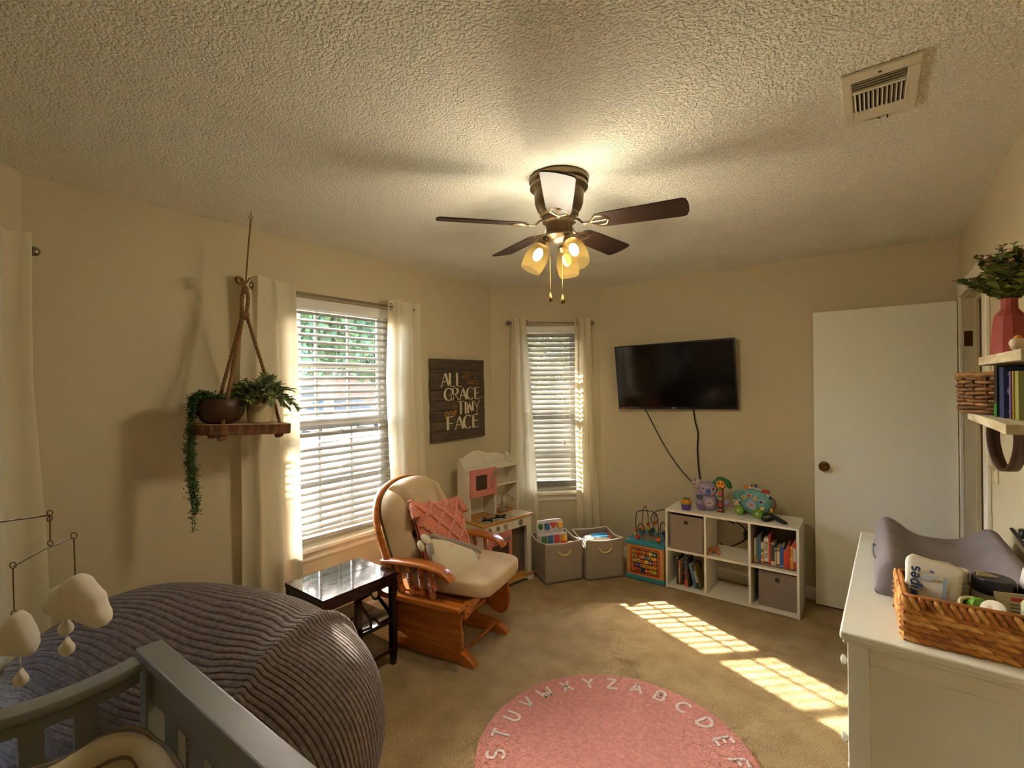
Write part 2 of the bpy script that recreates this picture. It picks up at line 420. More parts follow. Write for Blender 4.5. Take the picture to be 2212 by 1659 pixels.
# hallway beyond the doorway
struct(MB().box(1.5, 1.6, 2.4, 4.6, 0, H).build('wall_hall', WALL, smooth=False))
struct(MB().box(.54, 1.6, 4.45, 4.55, 0, H).build('wall_hall_end', WALL, smooth=False))
struct(MB().box(.54, 1.6, 2.3, 2.4, 0, H).build('wall_hall_near', WALL, smooth=False))
struct(MB().box(.42, .56, 3.99, 4.5, 0, H).build('wall_hall_side', WALL, smooth=False))

def baseboard(name, p, q, s0=0.0, s1=None):
    d = q - p; L = d.length if s1 is None else s1
    mb = MB(); mb.prism([(.0005, 0), (.013, 0), (.013, .07), (.008, .085), (.0005, .09)], s0, L, 'yz')
    struct(mb.build(name, TRIM, loc=(p.x, p.y, 0), rot=(0, 0, math.atan2(d.y, d.x)), smooth=False))
baseboard('baseboard_back', CD, BC); baseboard('baseboard_left', AB, EA); baseboard('baseboard_left_far', BC, AB)
baseboard('baseboard_left_near', EA, FE); baseboard('baseboard_right', DF, CD, 0, 3.39); baseboard('baseboard_front', FE, DF)

# door casing (trim), jamb and open door
def trimbox(name, boxes, mt=TRIM, bevel=.004):
    mb = MB()
    for b in boxes: mb.box(*b)
    return struct(mb.build(name, mt, bevel=bevel, smooth=False))
trimbox('trim_1', [(.409, .4265, 3.04, 3.13, 0, 2.05)])
trimbox('trim_2', [(.409, .4265, 3.04, 3.96, 2.051, 2.13)])
trimbox('trim_3', [(.409, .4265, 3.872, 3.96, 0, 2.05)])
jm = mat('jamb_paint', srgb(205, 190, 150), .5)
trimbox('trim_4', [(.43, .545, 3.871, 3.885, 0, 2.05), (.478, .498, 3.858, 3.871, 0, 2.05)], jm, .002)
trimbox('trim_5', [(.43, .545, 3.115, 3.129, 0, 2.05)], jm, .002)
trimbox('trim_6', [(.43, .545, 3.13, 3.87, 2.04, 2.0495), (.478, .498, 3.13, 3.857, 2.02, 2.04)], jm, .002)
DOORM = mat('door_paint', srgb(230, 227, 206), .5)
BRASS = mat('antique_brass', srgb(120, 88, 45), .32, metal=1.0)
door = thing('door_1', 'cream flat slab door swung open against the television wall', 'door', (.405, 3.90, 0)); del door['category']
struct(door)
MB().box(-.735, 0, 0, .035, .014, 2.033).build('slab', DOORM, door, bevel=.002, smooth=False)
M90 = Matrix.Rotation(R(90), 4, 'X')
kb = MB().lathe([(.0, 0), (.032, 0), (.033, .004), (.028, .010), (.013, .013), (.012, .028), (.020, .034), (.0275, .044), (.0275, .056), (.020, .064), (.010, .0655), (.0, .063)], 28, Matrix.Translation((-.678, 0, .972)) @ M90, caps=False).build('knob', BRASS, door)
MB().cbox((-.678, -.0655, .972), (.003, .002, .012)).build('key_slot', flat(25, 20, 14), kb)
for z in (1.80, .22):
    hg = MB().box(-.002, .003, .001, .033, z - .045, z + .045).box(.026, .064, -.0305, -.0285, z - .045, z + .045).build('hinge', BRASS, door)
    MB().cyl((.010, -.012, z - .046), (.010, -.012, z + .046), .006, n=10).build('hinge_pin', BRASS, hg)
MB().box(-.7365, -.7345, .008, .028, .93, 1.0).build('latch_plate', BRASS, door)

# ---------------------------------------------------------------- windows, blinds, curtains
VINYL = mat('white_vinyl', srgb(228, 226, 218), .35)
GLASS = glass('window_glass')
SLAT = mat('slat_white', srgb(156, 154, 146), .4, trans=.12)
CORD = flat(235, 232, 224, .7)
def frame_of(p, q): d = q - p; return (p.x, p.y), math.atan2(d.y, d.x)
def window(idx, p, q, W, cols, label):
    (x, y), a = frame_of(p, q); x0, x1, z0, z1 = W
    t = thing('window_%d' % idx, label, 'window', (x, y, 0), a); del t['category']; struct(t)
    yo, yi = -.138, -.078; zm = z0 + (z1 - z0) * .49
    fr = MB()
    for b in ((x0, x0 + .025, z0, z1), (x1 - .025, x1, z0, z1), (x0 + .025, x1 - .025, z0, z0 + .03), (x0 + .025, x1 - .025, z1 - .03, z1)): fr.box(b[0], b[1], yo, yi, b[2], b[3])
    fr.build('frame', VINYL, t, smooth=False, bevel=.003)
    for (za, zb, ya) in ((z0 + .03, zm + .02, -.100), (zm - .02, z1 - .03, -.125)):
        s = MB(); xa, xb = x0 + .026, x1 - .026; w = .032
        for b in ((xa, xa + w, za, zb), (xb - w, xb, za, zb), (xa + w, xb - w, za, za + w), (xa + w, xb - w, zb - w, zb)): s.box(b[0], b[1], ya, ya + .022, b[2], b[3])
        so = s.build('sash', VINYL, t, smooth=False, bevel=.002)
        gx = [xa + w + (xb - xa - 2 * w) * i / cols for i in range(cols + 1)]; gz = [za + w + (zb - za - 2 * w) * i / 2 for i in range(3)]
        mu = MB()
        for gxx in gx[1:-1]: mu.box(gxx - .008, gxx + .008, ya + .004, ya + .018, gz[0], gz[2])
        for i in range(cols): mu.box(gx[i] + (.008 if i else 0), gx[i + 1] - (.008 if i < cols - 1 else 0), ya + .004, ya + .018, gz[1] - .008, gz[1] + .008)
        mu.build('muntin', VINYL, so, smooth=False)
        for i in range(cols):
            for j in range(2):
                MB().box(gx[i] + .0, gx[i + 1] - .0, ya + .010, ya + .012, gz[j], gz[j + 1]).build('pane', GLASS, so, smooth=False)
    MB().box(x0 - .05, x1 + .05, .0006, .05, z0 - .022, z0).box(x0 + .001, x1 - .001, -.078, .0006, z0 + .0, z0 + .004).build('window_sill', TRIM, t, smooth=False, bevel=.004)
    MB().prism([(.0006, z0 - .085), (.012, z0 - .085), (.016, z0 - .075), (.012, z0 - .06), (.014, z0 - .023), (.0006, z0 - .023)], x0 - .035, x1 + .035, 'yz').build('apron', TRIM, t, smooth=False)
    return t
window(1, AB, EA, WA, 3, 'wide white framed window with blinds behind the glider')
window(2, BC, AB, WB, 2, 'narrow white framed window with blinds in the angled wall')
window(3, EA, FE, WE, 2, 'white framed window with blinds behind the crib')
slat_meshes = {}
def blind(p, q, W, tilt, label, wand=None, tassel=None, odd=None, low=0.0, stack=0):
    (x, y), a = frame_of(p, q); x0, x1, z0, z1 = W; x0 += .006; x1 -= .006
    t = thing('window_blind', label, 'blind', (x, y, 0), a, 'window blinds')
    MB().box(x0, x1, -.062, -.014, z1 - .045, z1 - .002).box(x0 - .004, x1 + .004, -.013, -.004, z1 - .062, z1 - .002).build('headrail', VINYL, t, smooth=False, bevel=.002)
    key = round(x1 - x0, 3)
    if key not in slat_meshes:
        L = x1 - x0; mb = MB()
        sec = [(-.025, -.0006), (-.012, .0014), (0, .002), (.012, .0014), (.025, -.0006), (.025, -.0030), (0, -.0004), (-.025, -.0030)]
        mb.prism(sec, 0, L, 'yz'); me = mb.mesh('slat', True, 50); me.materials.append(SLAT); slat_meshes[key] = me
    pitch = .0445; zt = z1 - .085; n = int((zt - (z0 + .065)) / pitch) + 1
    for i in range(n):
        zz = zt - i * pitch; ry = 0; ta = tilt + random.uniform(-1.0, 1.0)
        if odd and i == odd: ry = R(1.8); zz += .012; ta = tilt * .5
        s = put('slat', slat_meshes[key], t, (x0, -.040, zz), (R(-ta), ry, 0))
    for k in range(stack):
        put('slat', slat_meshes[key], t, (x0, -.040, z0 + .047 + k * .006), (R(-3), 0, 0))
    br = MB().box(0, x1 - x0, -.026, .026, -.009, .009).build('bottom_rail', SLAT, t, (x0, -.040, z0 + .030), (0, -low, 0), smooth=False, bevel=.003)
    for fx in ((.14, .86) if key < .6 else (.14, .5, .86)):
        xx = x0 + (x1 - x0) * fx; c = MB()
        for yy in (-.0645, -.0155): c.cyl((xx, yy, z1 - .05), (xx, yy, z0 + .03), .0011, n=5)
        c.build('ladder_cord', CORD, t)
    if wand is not None:
        xx = x0 + (x1 - x0) * wand; MB().cyl((xx, -.001, z1 - .075), (xx, .001, z1 - .80), .0045, n=8).cyl((xx, -.008, z1 - .055), (xx, -.001, z1 - .075), .002, n=6).build('tilt_wand', VINYL, t)
    if tassel is not None:
        xx = x0 + (x1 - x0) * tassel
        pc = MB().cyl((xx, .0, z1 - .06), (xx, .002, z1 - 1.05), .0013, n=5).build('pull_cord', CORD, t)
        MB().lathe([(.002, 0), (.007, -.012), (.009, -.03), (.008, -.038), (0, -.038)], 10, Matrix.Translation((xx, .002, z1 - 1.05))).build('tassel', flat(190, 180, 160), pc)
    return t
blind(AB, EA, WA, 26, 'white slat blind half open in the wide window', wand=.93, odd=18, low=R(.9))
blind(BC, AB, WB, 52, 'white slat blind nearly closed in the narrow window', tassel=.25, stack=9)
blind(EA, FE, WE, 66, 'white slat blind in the window by the crib')

CLOTH = mat('curtain_cloth', srgb(226, 216, 186), .85, trans=.30)
STEEL = mat('brushed_steel', srgb(150, 142, 128), .35, metal=1.0)
ROD_Y, ROD_Z = .09, 2.105
def rod(p, q, s0, s1, label):
    (x, y), a = frame_of(p, q)
    t = thing('curtain_rod', label, 'curtain rod', (x, y, 0), a, 'curtain rods')
    MB().cyl((s0, ROD_Y, ROD_Z), (s1, ROD_Y, ROD_Z), .008, n=12).build('rod', STEEL, t)
    for s, sg in ((s0, -1), (s1, 1)):
        MB().ball((s + sg * .014, ROD_Y, ROD_Z), .019, 14, 10).cyl((s - sg * .004, ROD_Y, ROD_Z), (s + sg * .004, ROD_Y, ROD_Z), .011).build('finial', STEEL, t)
        b = s - sg * .05
        MB().cyl((b, .001, ROD_Z), (b, .006, ROD_Z), .018).cyl((b, .006, ROD_Z), (b, ROD_Y - .008, ROD_Z), .005, n=8).cyl((b, ROD_Y - .011, ROD_Z - .012), (b, ROD_Y - .011, ROD_Z + .012), .004, n=8).build('bracket', STEEL, t)
rod(AB, EA, 1.01, 2.113, 'steel curtain rod over the wide window')
rod(BC, AB, .114, .845, 'thin steel curtain rod over the narrow window')
rod(EA, FE, .075, .93, 'steel curtain rod end with ball finial above the crib')
def curtain(p, q, top, bot, label, nf, ph=0.0, amp=.024, rings=(), zb=.012, ztop=2.15):
    """cloth panel with folds: top/bot = (s0, s1) extents at the header and hem"""
    (x, y), a = frame_of(p, q)
    t = thing('curtain', label, 'curtain', (x, y, 0), a, 'cream curtains')
    rnd = random.Random(int(top[0] * 1000))
    k1, k2 = rnd.uniform(0, 6), rnd.uniform(0, 6)
    def fn(u, v):
        e = v ** .85
        s = (top[0] + (top[1] - top[0]) * u) * (1 - e) + (bot[0] + (bot[1] - bot[0]) * u) * e
        f = 2 * PI * (nf * u + .06 * math.sin(k1 + 5 * v)) + ph
        sh = math.sin(f); sh = sgn_pow(sh, .8)
        yy = ROD_Y + amp * sh * (.55 + .45 * min(1, v * 5)) * (1 + .35 * math.sin(k2 + 2 * v + 3 * u)) + .006 * math.sin(9 * v + k1 + 4 * u)
        g = min([abs(u - r) for r in rings] + [1]); g = min(1, g / .13); g = g * g * (3 - 2 * g)
        yt = ROD_Y + (yy - ROD_Y + .034) * g; tt = max(0, 1 - v * 4); yy = yy * (1 - tt) + yt * tt
        s += .010 * math.cos(f) * (1 - .3 * v)
        z = ztop - (ztop - zb) * v + .006 * math.sin(7 * u + k2) * (1 if v < .02 else 0)
        return (s, yy, z)
    o = MB().grid(fn, 90, 60).build('panel', CLOTH, t, ang=180)
    for u in rings:
        e1 = Vector(fn(min(u + .02, 1), .0)) - Vector(fn(max(u - .02, 0), .0)); nrm = Vector((-e1.y, e1.x, 0)).normalized()
        MB().torus((fn(u, .02)[0], ROD_Y, ROD_Z), .021, .0045, nrm, 20, 6).build('grommet', STEEL, t)
    hem = MB(); hem.tube([Vector(fn(u / 60, .999)) for u in range(61)], .0025, 5); hem.build('hem', CLOTH, t)
    return t
curtain(AB, EA, (1.895, 2.165), (1.845, 2.165), 'cream curtain hanging behind the hanging plant shelf', 2.5, 1.9, rings=(.86,))
curtain(AB, EA, (.955, 1.235), (.84, 1.20), 'cream curtain between the wide window and the wooden sign', 2.5, 3.6, amp=.020, rings=(.86,))
curtain(BC, AB, (.70, .835), (.575, .87), 'cream curtain behind the play kitchen beside the narrow window', 2.5, .4, amp=.018, rings=(.06,))
curtain(BC, AB, (.13, .262), (.045, .245), 'cream curtain between the narrow window and the television wall', 2.5, 2.2, amp=.018, rings=(.88,))
curtain(EA, FE, (.130, .40), (-.01, .50), 'cream curtain at the picture edge above the crib mobile', 2.5, .9, rings=(.9,))

# ================================================================ ceiling fan
BRONZE = mat('brushed_bronze', srgb(118, 98, 72), .34, metal=.95)
BLADE = mat('dark_blade', srgb(44, 27, 17), .45, spec=.3, var=.25, vscale=5, stretch=(1, 14, 14))
def shade_mat():
    M = bpy.data.materials.new('frosted_amber_glass'); M.use_nodes = True; n = M.node_tree
    n.nodes.remove(n.nodes['Principled BSDF']); out = n.nodes['Material Output']
    t = n.nodes.new('ShaderNodeBsdfTranslucent'); t.inputs[0].default_value = (.050, .034, .011, 1)
    d = n.nodes.new('ShaderNodeBsdfDiffuse'); d.inputs[0].default_value = (.06, .042, .015, 1)
    tr = n.nodes.new('ShaderNodeBsdfTransparent'); tr.inputs[0].default_value = (1, .95, .84, 1)
    a = n.nodes.new('ShaderNodeMixShader'); a.inputs[0].default_value = .35
    b = n.nodes.new('ShaderNodeMixShader'); b.inputs[0].default_value = .62
    n.links.new(t.outputs[0], a.inputs[1]); n.links.new(d.outputs[0], a.inputs[2])
    n.links.new(a.outputs[0], b.inputs[1]); n.links.new(tr.outputs[0], b.inputs[2]); n.links.new(b.outputs[0], out.inputs[0])
    return M
def emit(name, col, s):
    M = bpy.data.materials.new(name); M.use_nodes = True; P = M.node_tree.nodes['Principled BSDF']
    P.inputs['Base Color'].default_value = (*col, 1); P.inputs['Emission Color'].default_value = (*col, 1); P.inputs['Emission Strength'].default_value = s
    return M
fan = thing('ceiling_fan', 'bronze ceiling fan with five dark blades and three lit glass shades', 'ceiling fan', (-1.067, 1.752, H))
MB().lathe([(0, 0), (.118, 0), (.126, -.006), (.127, -.020), (.119, -.028), (.123, -.034), (.124, -.046), (.112, -.056), (.106, -.062), (.105, -.085), (.103, -.110), (.094, -.135), (.082, -.152), (.083, -.160), (.076, -.168), (0, -.168)], 40, caps=False).build('motor_housing', BRONZE, fan)
MB().lathe([(0, -.168), (.070, -.168), (.072, -.190), (.060, -.196), (.056, -.205), (.056, -.238), (.068, -.248), (.072, -.256), (.050, -.268), (.030, -.275), (0, -.275)], 36, caps=False).build('switch_housing', BRONZE, fan)
def blade_outline():
    return [(.150, -.030), (.165, -.046), (.20, -.052), (.36, -.058), (.50, -.062), (.514, -.056), (.522, -.030), (.524, 0), (.522, .030), (.514, .056), (.50, .062), (.36, .058), (.20, .052), (.165, .046), (.150, .030)]
bl = MB().prism(blade_outline(), -.003, .003, 'xy').mesh('blade', False); bl.materials.append(BLADE)
ir = MB()
ir.tube(spline([(.058, 0, .012), (.085, 0, .010), (.108, 0, -.010), (.135, 0, -.010)], 6), [.008] * 19, 8, flat=.6)
ir.tube([Vector((.135, 0, -.009)), Vector((.165, .034, -.0075)), Vector((.200, .030, -.0075)), Vector((.214, 0, -.0075)), Vector((.200, -.030, -.0075)), Vector((.165, -.034, -.0075))], .0055, 6, closed=True)
ir.tube([Vector((.135, 0, -.009)), Vector((.205, 0, -.0075))], .005, 6)
irm = ir.mesh('blade_iron'); irm.materials.append(BRONZE)
for k in range(5):
    an = R(-59 + 72 * k)
    q = Matrix.Rotation(an, 3, 'Z') @ Matrix.Rotation(R(-13), 3, 'X')
    b_ = put('blade', bl, fan, (0, 0, -.205), q.to_euler(), bevel=.0015, seg=1)
    put('blade_iron', irm, fan, (0, 0, -.199), q.to_euler())
SHADE = shade_mat(); BULB = emit('warm_bulb', (1.0, .78, .42), 9.0)
for k, an in enumerate((-139, -19, 101)):
    d = Vector((math.cos(R(an)), math.sin(R(an)), 0)); tl = R(27)
    ax = (d * math.sin(tl) + Vector((0, 0, -math.cos(tl)))).normalized()
    p0 = Vector((0, 0, -.248)) + d * .052
    MB().tube(spline([Vector((0, 0, -.25)) + d * .03, p0 + Vector((0, 0, .004)), p0 + ax * .03], 5), .011, 10).build('lamp_arm', BRONZE, fan)
    zq = ax.to_track_quat('Z', 'Y').to_matrix().to_4x4(); T = Matrix.Translation(p0 + ax * .022) @ zq
    MB().lathe([(0, 0), (.020, 0), (.029, .008), (.030, .028), (.024, .030), (0, .030)], 24, T, caps=False).build('lamp_socket', BRONZE, fan)
    sh = MB().lathe([(.028, .026), (.036, .034), (.044, .052), (.049, .080), (.050, .105), (.047, .130), (.044, .142), (.042, .142), (.045, .130), (.048, .105), (.047, .080), (.042, .052), (.034, .036), (.027, .028)], 32, T, caps=False).build('lamp_shade', SHADE, fan)
    bc = p0 + ax * .090
    MB().ball(bc, (.020, .020, .030), 16, 12, zq).build('bulb', BULB, sh)
    ld = bpy.data.lights.new('fan_lamp', 'POINT'); ld.energy = LAMP_W; ld.color = (1.0, .92, .75); ld.shadow_soft_size = .07
    lo = bpy.data.objects.new('fan_lamp', ld); COL.objects.link(lo); lo.parent = fan; lo.location = p0 + ax * .128
for k, (dx, dy, zl) in enumerate(((-.030, -.028, -.495), (.014, .0, -.505))):
    pc = MB().cyl((dx, dy, -.262), (dx, dy, zl), .0008, n=5).build('pull_chain', BRASS, fan)
    MB().lathe([(.001, .014), (.004, .006), (.009, -.008), (.0105, -.016), (.008, -.024), (0, -.027)], 14, Matrix.Translation((dx, dy, zl - .008)), caps=False).build('chain_pull', BRASS, pc)

# ================================================================ ceiling vent
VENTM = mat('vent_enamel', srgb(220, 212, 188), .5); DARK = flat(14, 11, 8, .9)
vent = thing('ceiling_vent', 'cream metal air vent set in the popcorn ceiling', 'vent', (.0225, 1.842, H))
VX, VY = .0925, .165
fr = MB(); lx0, lx1 = -.066, .062
def ring(mb, x0, x1, y0, y1, X0, X1, Y0, Y1, z0, z1):
    mb.box(X0, X1, Y0, y0, z0, z1).box(X0, X1, y1, Y1, z0, z1).box(X0, x0, y0, y1, z0, z1).box(x1, X1, y0, y1, z0, z1)
ring(fr, lx0, lx1, -.118, .140, -VX, VX, -VY, VY, -.010, -.0006)
fr.box(lx0, lx1, -.058, -.044, -.010, -.004).box(lx0, lx1, .074, .088, -.010, -.004)
fr.build('frame', VENTM, vent, smooth=False, bevel=.003)
MB().box(lx0, lx1, -.118, .140, -.0018, -.0007).build('duct_shade', DARK, vent, smooth=False)  # near-black sheet on the ceiling, painted shade behind the louvers
for j in range(4):
    MB().bar((lx0, -.112 + j * .0145, -.007), (lx1, -.112 + j * .0145, -.007), .012, .0012, (0, .75, -.66)).build('louver', VENTM, vent, smooth=False)
for j in range(12):
    x = lx0 + .005 + (lx1 - lx0 - .006) * j / 11
    MB().bar((x, -.044, -.007), (x, .074, -.007), .011, .0012, (.80, 0, .6)).build('louver', VENTM, vent, smooth=False)
for j in range(4):
    MB().bar((lx0, .093 + j * .013, -.0075), (lx1, .093 + j * .013, -.0075), .013, .0012, (0, .5, .87)).build('louver', VENTM, vent, smooth=False)
for (sx, sy) in ((0, -.142), (0, .156)):
    MB().cyl((sx, sy, -.0112), (sx, sy, -.0095), .0045, n=12).build('screw', flat(70, 50, 30, .4), vent)
MB().box(-.035, .022, .1465, .149, -.0106, -.0098).box(.020, .024, .1455, .150, -.020, -.0098).build('lever', flat(60, 46, 26), vent, smooth=False)

# ================================================================ wooden sign
sign = thing('wall_sign', 'dark plank wall sign lettered ALL of God\'s GRACE in one TINY FACE', 'sign', (-2.749, 2.864, 1.437), R(90))
sign.rotation_euler = (R(0), R(-.6), R(90))
PLK = [wood('sign_plank_%d' % i, srgb(96 - 5 * (i % 3), 78 - 4 * (i % 3), 54 - 3 * (i % 3)), srgb(66, 52, 36), .8, (1.2, 10, 14)) for i in range(3)]
SW, SH = .626, .66
random.seed(3)
for i in range(8):
    z1 = SH / 2 - i * SH / 8; a = random.uniform(-.006, .004); b = random.uniform(-.004, .004)
    MB().box(-SW / 2 + a, SW / 2 + b, -.030 - random.uniform(0, .003), -.014, z1 - SH / 8 + .0015, z1 - .0008).build('plank', PLK[i % 3], sign, smooth=False, bevel=.0015)
MB().box(-.22, -.16, -.013, -.002, -SH / 2 + .03, SH / 2 - .03).box(.16, .22, -.013, -.002, -SH / 2 + .03, SH / 2 - .03).build('batten', PLK[1], sign, smooth=False)
CREAM = mat('sign_cream_paint', srgb(214, 202, 170), .8); GOLD = mat('sign_gold_paint', srgb(168, 116, 46), .7)
def sgn(text, u0, u1, v0, v1, m_, wd, thick=None, serif=0, slant=0, up=0.0, gap=.13):
    h = (v1 - v0) * SH; tw = sum((WID.get(c, .64) + gap) for c in text) - gap; xs = (u1 - u0) * SW / h
    k = xs / tw; mb = MB()
    x = 0
    for c in text:
        bx = -SW / 2 + u0 * SW + x * h * k
        zb = SH / 2 - v1 * SH + up * x * h * k
        glyph(mb, c, (lambda a, b, o, bx=bx, zb=zb: (bx + a * h * k, -.0332 - o, zb + b * h)), wd, thick, serif, .0015, slant)
        x += WID.get(c, .64) + gap
    mb.build('lettering', m_, sign, smooth=False)
sgn('ALL', .17, .55, .165, .335, CREAM, .06, .20, .13)
sgn('GRACE', .22, .90, .355, .505, CREAM, .06, .20, .12)
sgn('TINY', .46, .89, .525, .69, CREAM, .06, .20, .12)
sgn('FACE', .26, .87, .705, .87, CREAM, .06, .20, .12)
sgn('of', .56, .63, .165, .235, GOLD, .10, slant=.25, up=.2)
sgn("God's", .63, .86, .20, .30, GOLD, .10, slant=.25, up=-.12)
sgn('in', .355, .43, .525, .610, GOLD, .10, slant=.25, up=.1)
sgn('one', .22, .43, .60, .70, GOLD, .15, slant=.2, up=.08)

# ================================================================ television
TVB = mat('tv_black_plastic', srgb(12, 11, 11), .3); SCR = mat('tv_glass_black', srgb(4, 4, 5), .10, spec=.5)
tv = thing('television', 'flat black television mounted on the beige wall', 'television', (-1.312, 3.905, 1.612))
tv.rotation_euler = (R(7), R(-1.0), R(1.0))
TW, TH = .485, .275
MB().box(-TW, TW, -.010, .020, -TH, TH).box(-TW * .7, TW * .7, .020, .045, -TH * .75, TH * .45).build('body', TVB, tv, smooth=False, bevel=.004)
MB().box(-TW + .012, TW - .012, -.0112, -.0100, -TH + .022, TH - .012).build('screen', SCR, tv, smooth=False)
MB().box(-.020, .012, -.0115, -.010, -TH + .008, -TH + .0135).build('maker_badge', flat(210, 210, 205, .3), tv, smooth=False)
st = MB().box(-TW + .022, -TW + .185, -.0113, -.010, -TH + .003, -TH + .018).build('spec_sticker', flat(34, 30, 27), tv, smooth=False)
MB().box(-TW + .026, -TW + .062, -.0117, -.0113, -TH + .006, -TH + .015).build('red_panel', flat(170, 62, 34), st, smooth=False)
for k in range(6):
    MB().box(-TW + .085 + k * .016, -TW + .093 + k * .016, -.0117, -.0113, -TH + .007, -TH + .014).build('mark', flat(150, 140, 125), st, smooth=False)
MB().box(-.11, .11, .046, .054, -.10, .10).bar((0, .05, 0), (0, .075, 0), .06, .06).build('wall_bracket', TVB, tv, smooth=False)
CBL = flat(16, 13, 11, .5)
tag(MB().tube(spline([(-1.585, 3.955, 1.40), (-1.585, 3.975, 1.362), (-1.527, 3.985, 1.235), (-1.405, 3.988, 1.012), (-1.28, 3.988, .838), (-1.16, 3.985, .72), (-1.07, 3.975, .66), (-.98, 3.96, .62)], 8), .0045, 6).build('television_cable', CBL),
    'thin black cable slanting down from the television to the koala toy', 'cable')
tag(MB().tube(spline([(-1.172, 3.955, 1.40), (-1.170, 3.975, 1.364), (-1.157, 3.986, 1.238), (-1.136, 3.988, 1.145), (-1.141, 3.986, 1.0), (-1.126, 3.985, .80), (-1.08, 3.97, .62), (-.95, 3.965, .50), (-.862, 3.968, .462)], 8), .006, 6).build('power_cord', CBL),
    'black power cord dropping straight from the television behind the cube shelf', 'cord')

# ================================================================ hanging shelf with two plants
ROPE = mat('jute_rope', srgb(132, 94, 54), .9, var=.3, vscale=120, bump=.6, bscale=260, bdist=.004)
BARK = mat('bark', srgb(104, 66, 36), .9, var=.45, vscale=30, bump=.8, bscale=50, bdist=.01, stretch=(1, 1, .35))
SLABT = mat('cut_wood', srgb(198, 166, 122), .7, var=.2, vscale=9, stretch=(6, 1, 1))
hs = thing('hanging_shelf', 'live edge wood slab shelf hung by jute rope from a ceiling hook', 'shelf', (-2.485, 1.068, 1.355))
hs.rotation_euler = (R(-3.2), 0, R(-4))
random.seed(11)
out = []
for i in range(44):
    a = 2 * PI * i / 44; x = sgn_pow(math.cos(a), .55) * .125; y = sgn_pow(math.sin(a), .45) * .218
    k = 1 + .035 * math.sin(3 * a + 1) + random.uniform(-.015, .015); out.append((x * k, y * k))
sl = MB(); sl.prism(out, -.024, .024, 'xy'); so = sl.build('slab', BARK, hs, smooth=False, bevel=.004)
MB().prism([(x * .975, y * .985) for x, y in out], .0242, .0255, 'xy').build('cut_face', SLABT, so, smooth=False)
def ropeline(pts, r, name, parent, n=8, twist=60):
    P = spline(pts, n); mb = MB()
    L = 0; ph = [0]
    for i in range(1, len(P)): L += (P[i] - P[i - 1]).length; ph.append(L)
    # resample finely and lay three strands
    tot = ph[-1]; N = max(10, int(tot / .008)); res = []
    j = 0
    for i in range(N + 1):
        s = tot * i / N
        while j < len(ph) - 2 and ph[j + 1] < s: j += 1
        f = (s - ph[j]) / max(1e-9, ph[j + 1] - ph[j]); res.append(P[j].lerp(P[j + 1], min(1, max(0, f))))
    for k in range(3):
        st = []
        for i, p in enumerate(res):
            t = (res[min(i + 1, N)] - res[max(i - 1, 0)]).normalized(); a = t.orthogonal().normalized(); b = t.cross(a)
            th = 2 * PI * k / 3 + tot * i / N * 2 * PI / (r * 8)
            st.append(p + (a * math.cos(th) + b * math.sin(th)) * r * .5)
        mb.tube(st, r * .58, 5)
    return mb.build(name, ROPE, parent)
inv = Matrix.Rotation(R(4), 4, 'Z')
KN = Vector((.0, -.018, .56)); BW = Vector((0, -.020, .718))
for (x, y) in ((.095, -.120), (-.060, -.112), (.010, .172)):
    ropeline([(x, y, -.034), (x, y, .03), KN + Vector((x * .08, y * .08, -.012))], .0085, 'rope', hs)
    MB().ball((x, y, -.036), (.020, .022, .014), 10, 8).ball((x + .012, y - .010, -.042), (.012, .016, .008), 8, 6).build('rope_knot', ROPE, hs)
MB().ball(KN, (.021, .022, .020), 12, 8).torus(KN + Vector((0, 0, .010)), .016, .008, (0.2, .1, 1), 14, 6).torus(KN + Vector((0, 0, -.010)), .016, .008, (-.2, .1, 1), 14, 6).build('rope_knot', ROPE, hs)
ropeline([KN + Vector((.005, .006, .01)), KN + Vector((.004, .012, .08)), BW + Vector((.004, .004, -.02))], .009, 'rope', hs)
ropeline([KN + Vector((-.004, -.008, .01)), KN + Vector((-.004, -.014, .07)), BW + Vector((-.004, -.004, -.02))], .009, 'rope', hs)
MB().ball(BW + Vector((0, 0, -.03)), (.014, .016, .022), 10, 8).torus(BW + Vector((0, -.030, .010)), .016, .006, (1, .2, .2), 14, 6).torus(BW + Vector((.01, -.026, .004)), .020, .005, (.8, .4, .2), 14, 6).tube(spline([BW, BW + Vector((0, .012, .02)), BW + Vector((0, .020, .034))], 4), .005, 6).build('rope_bow', ROPE, hs)
ropeline([BW + Vector((0, 0, -.01)), BW + Vector((.001, .004, .18)), (.003, -.012, 1.045)], .0042, 'hang_cord', hs)
MB().torus((.003, -.012, 1.054), .009, .0018, (1, 0, 0), 14, 6).cyl((.003, -.012, 1.062), (.003, -.012, 1.0845), .0018, n=6).build('ceiling_hook', BRASS, hs)

def leaf(mb, p, d, up, L, W, fold=.25):
    d = d.normalized(); s = d.cross(up)
    if s.length < 1e-4: s = d.orthogonal()
    s.normalize(); n = s.cross(d)
    mb.add([p, p + d * L * .35 + s * W * .5 + n * W * fold, p + d * L * .75 + s * W * .36 + n * W * fold * .6, p + d * L, p + d * L * .75 - s * W * .36 + n * W * fold * .6, p + d * L * .35 - s * W * .5 + n * W * fold, p + d * L * .5], [(0, 1, 6), (1, 2, 6), (2, 3, 6), (3, 4, 6), (4, 5, 6), (5, 0, 6)])
LEAFD = mat('leaf_dark', srgb(88, 108, 70), .45, var=.3, vscale=18, trans=.15)
LEAFG = mat('leaf_grey_green', srgb(150, 162, 122), .6, var=.3, vscale=30, trans=.18)
LEAFL = mat('leaf_lime', srgb(140, 150, 60), .5, trans=.2)
BOWL = mat('dark_bronze_bowl', srgb(66, 44, 24), .45, metal=.4, var=.35, vscale=10)
SOIL = mat('soil', srgb(40, 28, 20), .95)
